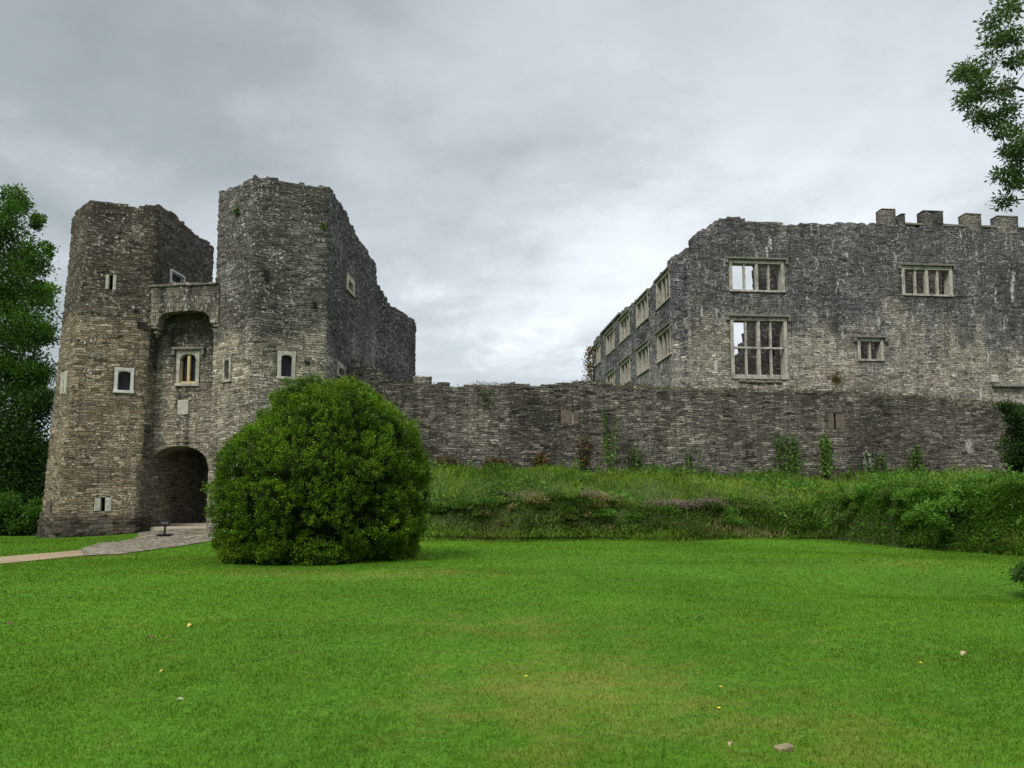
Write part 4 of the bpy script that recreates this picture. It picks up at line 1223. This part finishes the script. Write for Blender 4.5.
# tall tree left of the gatehouse
c_, rd = clumps_px([(15, 200, 14, 14), (38, 222, 8, 6), (46, 250, 6, 3), (5, 225, 24, 24), (30, 262, 22, 26), (0, 280, 36, 44), (42, 292, 14, 14), (20, 320, 34, 50), (46, 335, 10, 10), (10, 370, 40, 56), (-40, 300, 50, 60), (-60, 380, 55, 50), (-30, 225, 32, 34), (36, 375, 16, 18)], 47, 3.0)
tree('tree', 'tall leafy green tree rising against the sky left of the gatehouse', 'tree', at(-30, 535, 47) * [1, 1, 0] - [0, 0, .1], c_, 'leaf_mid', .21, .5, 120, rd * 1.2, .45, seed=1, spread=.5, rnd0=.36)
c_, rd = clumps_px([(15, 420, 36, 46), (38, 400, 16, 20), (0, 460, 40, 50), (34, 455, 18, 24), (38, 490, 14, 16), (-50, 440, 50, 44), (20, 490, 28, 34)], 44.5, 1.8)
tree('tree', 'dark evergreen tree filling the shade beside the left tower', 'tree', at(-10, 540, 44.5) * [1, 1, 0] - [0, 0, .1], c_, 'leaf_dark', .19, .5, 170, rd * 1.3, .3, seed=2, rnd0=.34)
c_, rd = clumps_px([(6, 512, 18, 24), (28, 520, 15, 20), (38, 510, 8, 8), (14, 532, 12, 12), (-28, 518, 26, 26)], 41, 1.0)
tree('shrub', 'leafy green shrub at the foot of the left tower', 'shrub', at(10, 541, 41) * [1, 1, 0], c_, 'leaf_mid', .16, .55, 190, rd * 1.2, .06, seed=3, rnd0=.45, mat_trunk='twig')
# dark shrub against the right end of the curtain wall
c_, rd = clumps_px([(1022, 425, 14, 12), (1034, 450, 22, 16), (1016, 465, 14, 14), (1050, 420, 26, 16), (1012, 412, 12, 10), (1022, 485, 16, 16), (1008, 490, 12, 8), (1020, 440, 16, 14)], 40.5, .9)
tree('shrub', 'dark green shrub growing against the right end of the curtain wall', 'shrub', at(1035, 490, 40.5), c_, 'leaf_dark', .13, .5, 210, rd * 1.25, .1, seed=4, rnd0=.3, mat_trunk='twig')
c_, rd = clumps_px([(935, 515, 16, 9), (960, 500, 20, 10), (990, 515, 24, 14), (1015, 520, 22, 12), (950, 532, 13, 6)], ground_hit(960, 552)[1] + .9, .8)
c_[:, 1] -= 0
tree('bramble_bush', 'spreading bright bramble bush bulging onto the lawn at right end of bank', 'bush', ground_hit(985, 553), c_, 'bramble_bright', .12, .6, 130, rd * .85, .04, seed=5, rnd0=.42, mat_trunk='twig')
# low shrub at the edge of the lawn
c_, rd = clumps_px([(1027, 574, 6, 8), (1048, 574, 14, 12)], 17, .4)
tree('shrub', 'dark leafy shoot at the right hand edge of the lawn', 'shrub', np.array([*at(1045, 590, 17)[:2], gz(*at(1045, 590, 17)[:2])]), c_, 'leaf_dark', .07, .5, 160, rd, .03, seed=6)
# ash tree at the right: boughs hang into view
lst = [(1005, 8, 12, 6), (992, 20, 6, 3), (1012, 35, 12, 6), (995, 38, 9, 5), (968, 70, 7, 5), (962, 78, 6, 3), (980, 76, 9, 6), (966, 101, 8, 5), (982, 92, 9, 5), (1004, 90, 9, 5), (974, 114, 6, 3), (987, 119, 8, 5), (1008, 113, 10, 6), (1005, 130, 7, 4),
       (1020, 135, 7, 4), (1010, 154, 9, 5), (1022, 148, 7, 4), (1004, 176, 7, 4), (1016, 183, 8, 5), (1005, 201, 6, 3), (1020, 168, 7, 4), (1021, 60, 10, 5), (988, 60, 6, 2)]
c_, rd = clumps_px(lst, 17, .7)
rr = np.random.default_rng(77)
oc = np.array([16.8, 17.5, 12.6]) + unit(rr.normal(size=(150, 3))) * (rr.uniform(.3, 1, (150, 1)) ** .5) * [3.2, 3.2, 5.0]
oc = oc[[(o[0] / o[1]) > .74 for o in oc]]
c2 = np.concatenate([c_, oc]); rd2 = np.concatenate([rd * .95, np.full(len(oc), .45)])
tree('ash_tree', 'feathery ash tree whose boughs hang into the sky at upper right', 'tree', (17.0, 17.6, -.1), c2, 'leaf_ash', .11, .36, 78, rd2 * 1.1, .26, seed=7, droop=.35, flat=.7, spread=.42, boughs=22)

# ------------------------------------------------------------------ plants at the foot of the curtain wall
def wall_plant(label, px, py_top, py_base, wpx, leaf, n=260, size=.10, stems=3, name='plant', seed=0, group=None):
    r = np.random.default_rng(seed + 40)
    s, zt_ = pC.hit(px, py_top); _, zb_ = pC.hit(px, py_base + 5)
    L = wpx * 42 / 780 / 2; n = int(n * 1.0); size *= 1.15; stems = int(stems * 1.6 + .5)
    root = empty(name, label, 'plant', group)
    b = MB(); Cs, Ds = [], []
    for k in range(stems):
        o = r.uniform(-L, L) * .8 if stems > 1 else 0
        h = (zt_ - zb_) * (1 - .35 * abs(o) / L * r.uniform(.3, 1)); d0 = r.uniform(.15, .4); ln = r.normal(0, .12)
        p0 = np.array(pC.pt(s + o * .6, zb_, d0)); p1 = np.array(pC.pt(s + o + ln, zb_ + h, d0 * .7))
        b.tube([p0, (p0 + p1) / 2 + r.normal(0, .04, 3), p1], [.02, .015, .006], 4)
        t = r.uniform(.12, 1, n // stems)
        q = p0 + (p1 - p0) * t[:, None] + r.normal(0, 1, (len(t), 3)) * [L * .34, .12, .06] * (1.2 - t)[:, None]
        Cs.append(q); Ds.append(r.normal(0, .7, (len(t), 3)) + [0, -.4, .1])
    b.build('stem', M['twig'], root)
    leaves('foliage', np.concatenate(Cs), np.concatenate(Ds), size, .5, M[leaf], root, r=r)
    return root


M['willow'] = leaf_mat('willow', [(.05, .12, .022), (.085, .19, .03), (.13, .26, .04), (.18, .31, .07)], trans=.35)
G = 'plants growing along the foot of the curtain wall'
wall_plant('brown and rusty dead plant standing under the pale loophole', 583, 433, 466, 16, 'russet', 420, .10, 5, seed=1, group=G)
wall_plant('tall narrow climber with dark top and yellow stem right of the rusty plant', 609, 408, 466, 18, 'willow', 420, .12, 2, seed=2, group=G)
wall_plant('loose green weed standing midway between climber and the willowy pair', 690, 447, 472, 22, 'bramble_bright', 200, .1, 4, seed=3, group=G)
wall_plant('broad willowy green plant, tallest left of the dark loophole slit', 786, 432, 475, 36, 'willow', 750, .12, 7, seed=4, group=G)
wall_plant('upright bright green plant directly below the dark loophole', 822, 433, 475, 22, 'willow', 520, .12, 4, seed=5, group=G)
wall_plant('short dark leafy plant right of the bright upright one', 868, 452, 478, 20, 'bramble_bright', 360, .12, 4, seed=6, group=G)
wall_plant('thin yellowish sprig left of the white lime stain', 882, 450, 478, 8, 'willow', 120, .1, 1, seed=7, group=G)
wall_plant('dark green pair of stems right of the white lime stain', 912, 442, 478, 24, 'bramble_bright', 420, .12, 4, seed=8, group=G)
wall_plant('green weed beside the yellow climber at the wall foot', 632, 446, 470, 26, 'bramble_bright', 260, .1, 5, seed=9, group=G)
for k, (px, w_, lab) in enumerate([(446, 30, 'russet dock clump nearest the rounded bush'), (492, 34, 'russet dock clump second from the rounded bush'), (541, 26, 'tallest russet dock clump left of the pale loophole')]):
    wall_plant(lab, px, 456 if k < 2 else 452, 476, w_, 'russet', 500, .13, 9, seed=20 + k, group='russet clumps along the wall foot')
# tufts rooted in the masonry
def tuft(label, pl, px, py, rpx, leaf, Y, cnt, seed, name='plant'):
    r = np.random.default_rng(seed + 70)
    s, z = pl.hit(px, py); c_ = np.array(pl.pt(s, z, .05)); q = rpx * Y / 780
    root = empty(name, label, 'plant', None)
    b = MB(); b.tube([pl.pt(s, z + q * .2, -.15), pl.pt(s, z - q * .1, .12)], [.02, .01], 4); b.build('stem', M['twig'], root)
    v = r.normal(0, .45, (cnt, 3)) * [q, .12, q * 1.2]
    leaves('foliage', c_ + v, r.normal(0, .6, (cnt, 3)) + [0, -.6, -.2], .12, .5, M[leaf], root, r=r)
tuft('brownish creeper hanging on mansion front below the smallest window', pM, 836, 379, 8, 'russet', 52, 260, 1)
tuft('small green tuft rooted high on right tower left face', qAB, 238, 211, 5, 'bramble', 37, 120, 2)
tuft('green fern tuft rooted near right tower corner above the pale window', qBC, 323, 226, 3.5, 'bramble', 37, 70, 3)
tuft('small green creeper on top of curtain wall near the bush', pC, 485, 398, 10, 'bramble', 42, 200, 4)
# moss and small growth along the top of the curtain wall
M['wallmoss'] = leaf_mat('wallmoss', [(.035, .028, .014), (.07, .05, .022), (.075, .085, .02), (.13, .13, .05)], trans=.2, patch_scale=.6)
r = np.random.default_rng(11)
sN = r.uniform(0, pC.L, 9000); tp = profile(ct); zN = np.array([tp(q) for q in sN])
dN = r.uniform(-1.0, .03, 9000)
Q = np.array([pC.pt(a, z, d) for a, z, d in zip(sN, zN, dN)])
k = vnoise(Q, .9, 41) + .6 * vnoise(Q, 2.6, 42) + .25 * r.normal(size=9000) > -.1
Q = Q[k]; n_ = len(Q)
tag(leaves('moss', Q + r.normal(0, .05, (n_, 3)) + [0, 0, .04], r.normal(0, .6, (n_, 3)) + [0, -.3, .5], .09, .5, M['wallmoss'], r=r), 'brown moss and small weeds along the top of the curtain wall', 'moss', kind='stuff')
# ivy on the broken far end of the mansion
ivy = empty('ivy', 'brown ivy clinging to the broken far end of the mansion', 'ivy')
r = np.random.default_rng(5)
ep = np.array(pS.pt(0, 0, .0)); ze0, ze1 = at(586, 384, ep[1])[2], at(586, 347, ep[1])[2]
cnt = 1100
t = r.uniform(0, 1, cnt)
C = np.column_stack([ep[0] - .15 + r.normal(0, .28, cnt) - .25 * np.sin(t * 3.1), ep[1] + r.normal(0, .4, cnt), ze0 + (ze1 - ze0) * t])
leaves('foliage', C, r.normal(0, .7, (cnt, 3)) + [-.5, -.4, 0], .2, .6, M['russet'], ivy, r=r)
b = MB(); b.tube([(ep[0] - .02, ep[1] - .1, ze0 - 2), (ep[0] - .1, ep[1] - .1, ze1 - .3)], [.07, .03], 5); b.build('stem', M['bark'], ivy)

# ------------------------------------------------------------------ sign by the gate
sp_ = ground_hit(164.5, 536.5)
sign = empty('sign_stand', 'small black sign on a post with flat base beside the gate arch', 'sign')
ps = Plane((sp_[0] - .5, sp_[1] - .02), (sp_[0] + .5, sp_[1] + .06))
zs_ = sp_[2] + .04
b = MB(); b.pbox(ps, .2, .8, zs_, zs_ + .07, -.28, .22); b.build('base', M['black'], sign, bevel=.015)
b = MB(); b.pbox(ps, .465, .535, zs_ + .07, zs_ + .48, -.035, .035); b.build('post', M['black'], sign, bevel=.008)
b = MB(); b.hexa([ps.pt(.28, zs_ + .46, .10), ps.pt(.72, zs_ + .46, .10), ps.pt(.72, zs_ + .46, .05), ps.pt(.28, zs_ + .46, .05),
                  ps.pt(.28, zs_ + .72, .05), ps.pt(.72, zs_ + .72, .05), ps.pt(.72, zs_ + .72, .0), ps.pt(.28, zs_ + .72, .0)])
bd = b.build('board', M['black'], sign, bevel=.008)
b = MB()
for k, (u0, u1) in enumerate(((.33, .67), (.36, .64))):
    z_ = zs_ + .60 - k * .06; dd = .104 - (z_ - zs_ - .46) * .19
    b.hexa([ps.pt(u0, z_, dd), ps.pt(u1, z_, dd), ps.pt(u1, z_, dd - .01), ps.pt(u0, z_, dd - .01), ps.pt(u0, z_ + .022, dd - .004), ps.pt(u1, z_ + .022, dd - .004), ps.pt(u1, z_ + .022, dd - .014), ps.pt(u0, z_ + .022, dd - .014)])
b.build('lettering', M['letter'], bd)


# ------------------------------------------------------------------ bits lying on the lawn
def rock(label, px, py, L, Wd, H, mat, seed):
    r = random.Random(seed)
    p = ground_hit(px, py)
    bm = bmesh.new(); bmesh.ops.create_icosphere(bm, subdivisions=3, radius=1.0)
    for v in bm.verts:
        c = v.co
        for a_ in range(3): c[a_] = math.copysign(abs(c[a_]) ** .6, c[a_])
        k = 1 + .10 * math.sin(c.x * 4 + seed) * math.cos(c.y * 5) + .07 * r.uniform(-1, 1)
        v.co = (c.x * L * k, c.y * Wd * k, c.z * H * k + .25 * H * c.x)
    me = bpy.data.meshes.new('stone'); bm.to_mesh(me); bm.free()
    o = obj('stone', me, M[mat]); o.location = (p[0], p[1], p[2] + H * .9); o.rotation_euler = (0, 0, .15)
    return tag(o, label, 'stone')


M['sandstone'] = plain_stone('sandstone', (.16, .135, .08), .5, .6, 51.0)
rock('flat buff coloured stone lying in the foreground grass', 784, 751, .062, .04, .02, 'sandstone', 3)


def fallen_leaf(label, px, py, L, mat, seed, ang):
    p = ground_hit(px, py)
    r = random.Random(seed)
    me = bpy.data.meshes.new('fallen_leaf')
    V, F = [], []
    n = 6
    for i in range(n + 1):
        t = i / n; w = math.sin(math.pi * min(1, t * .97 + .02)) ** .7 * .32 * L
        z = .02 * math.sin(t * 3.1) + r.uniform(0, .006)
        V += [((t - .5) * L, -w, z + w * .45), ((t - .5) * L, 0, z), ((t - .5) * L, w, z + w * .3)]
    for i in range(n):
        for k in (0, 1): F.append((i * 3 + k, i * 3 + 3 + k, i * 3 + 4 + k, i * 3 + 1 + k))
    me.from_pydata(V, [], F)
    o = obj('fallen_leaf', me, mat); o.location = (p[0], p[1], p[2] + .035); o.rotation_euler = (r.uniform(-.3, .3), r.uniform(-.2, .2), ang)
    md = o.modifiers.new('thickness', 'SOLIDIFY'); md.thickness = .003
    return tag(o, label, 'leaf', 'fallen leaves on the lawn')


lb, lt, ly = flat_mat('leaf_brown', (.07, .04, .02), .8), flat_mat('leaf_tan', (.28, .22, .14), .8), flat_mat('leaf_yellow', (.42, .30, .06), .8)
lw = flat_mat('leaf_pale', (.26, .26, .19), .8)
fallen_leaf('dark brown curled leaf on the lawn left of the bush', 150, 642, .11, lb, 1, .1)
fallen_leaf('tan leaf lying just right of the dark brown leaf', 168, 642, .07, ly, 2, .6)
fallen_leaf('yellow leaf lying below and left of the rounded bush', 190, 629, .09, ly, 3, 1.1)
fallen_leaf('brown leaf near the left edge of the lawn', 8, 627, .12, lb, 4, -.2)
fallen_leaf('small orange leaf alone on the left foreground lawn', 162, 677, .06, ly, 5, .9)
fallen_leaf('pale leaf on the lawn below the small orange leaf', 180, 706, .06, lw, 6, .2)
fallen_leaf('crumpled pale tan leaf on the lawn at far right', 965, 658, .10, lt, 7, .4)
fallen_leaf('pale tan leaf left of the buff stone', 731, 752, .045, lt, 8, 1.0)
fallen_leaf('greyish leaf in the middle distance right of centre', 698, 621, .10, lw, 9, .1)
fallen_leaf('pale leaf on the lawn below the cobbled apron', 70, 601, .12, lw, 10, .4)


def dandelion(label, px, py):
    p = ground_hit(px, py)
    root = empty('dandelion', label, 'flower', 'dandelions in the lawn')
    b = MB(); b.tube([(p[0], p[1], p[2] - .01), (p[0], p[1], p[2] + .055)], [.003, .0025], 5); b.build('stem', M['stem'], root)
    b = MB()
    for k in range(14):
        a = k * .449; c, s = math.cos(a), math.sin(a); q = (.017 if k % 2 else .012)
        h = p[2] + .055
        b.v += [(p[0], p[1], h), (p[0] + c * q - s * .004, p[1] + s * q + c * .004, h + .008), (p[0] + c * q + s * .004, p[1] + s * q - c * .004, h + .008)]
        i = len(b.v); b.f.append((i - 3, i - 2, i - 1))
    b.build('flower_head', M['yellow'], root)


M['stem'] = flat_mat('stem', (.06, .12, .02)); M['yellow'] = flat_mat('yellow', (.75, .55, .02), .7)
dandelion('yellow dandelion in the lawn upper of the two left of the buff stone', 721, 694)
dandelion('yellow dandelion in the lawn lower of the two left of the buff stone', 719, 716)
dandelion('yellow dandelion alone in the centre of the foreground lawn', 526, 683)
dandelion('faint yellow dandelion in the lawn towards the right edge', 921, 669)
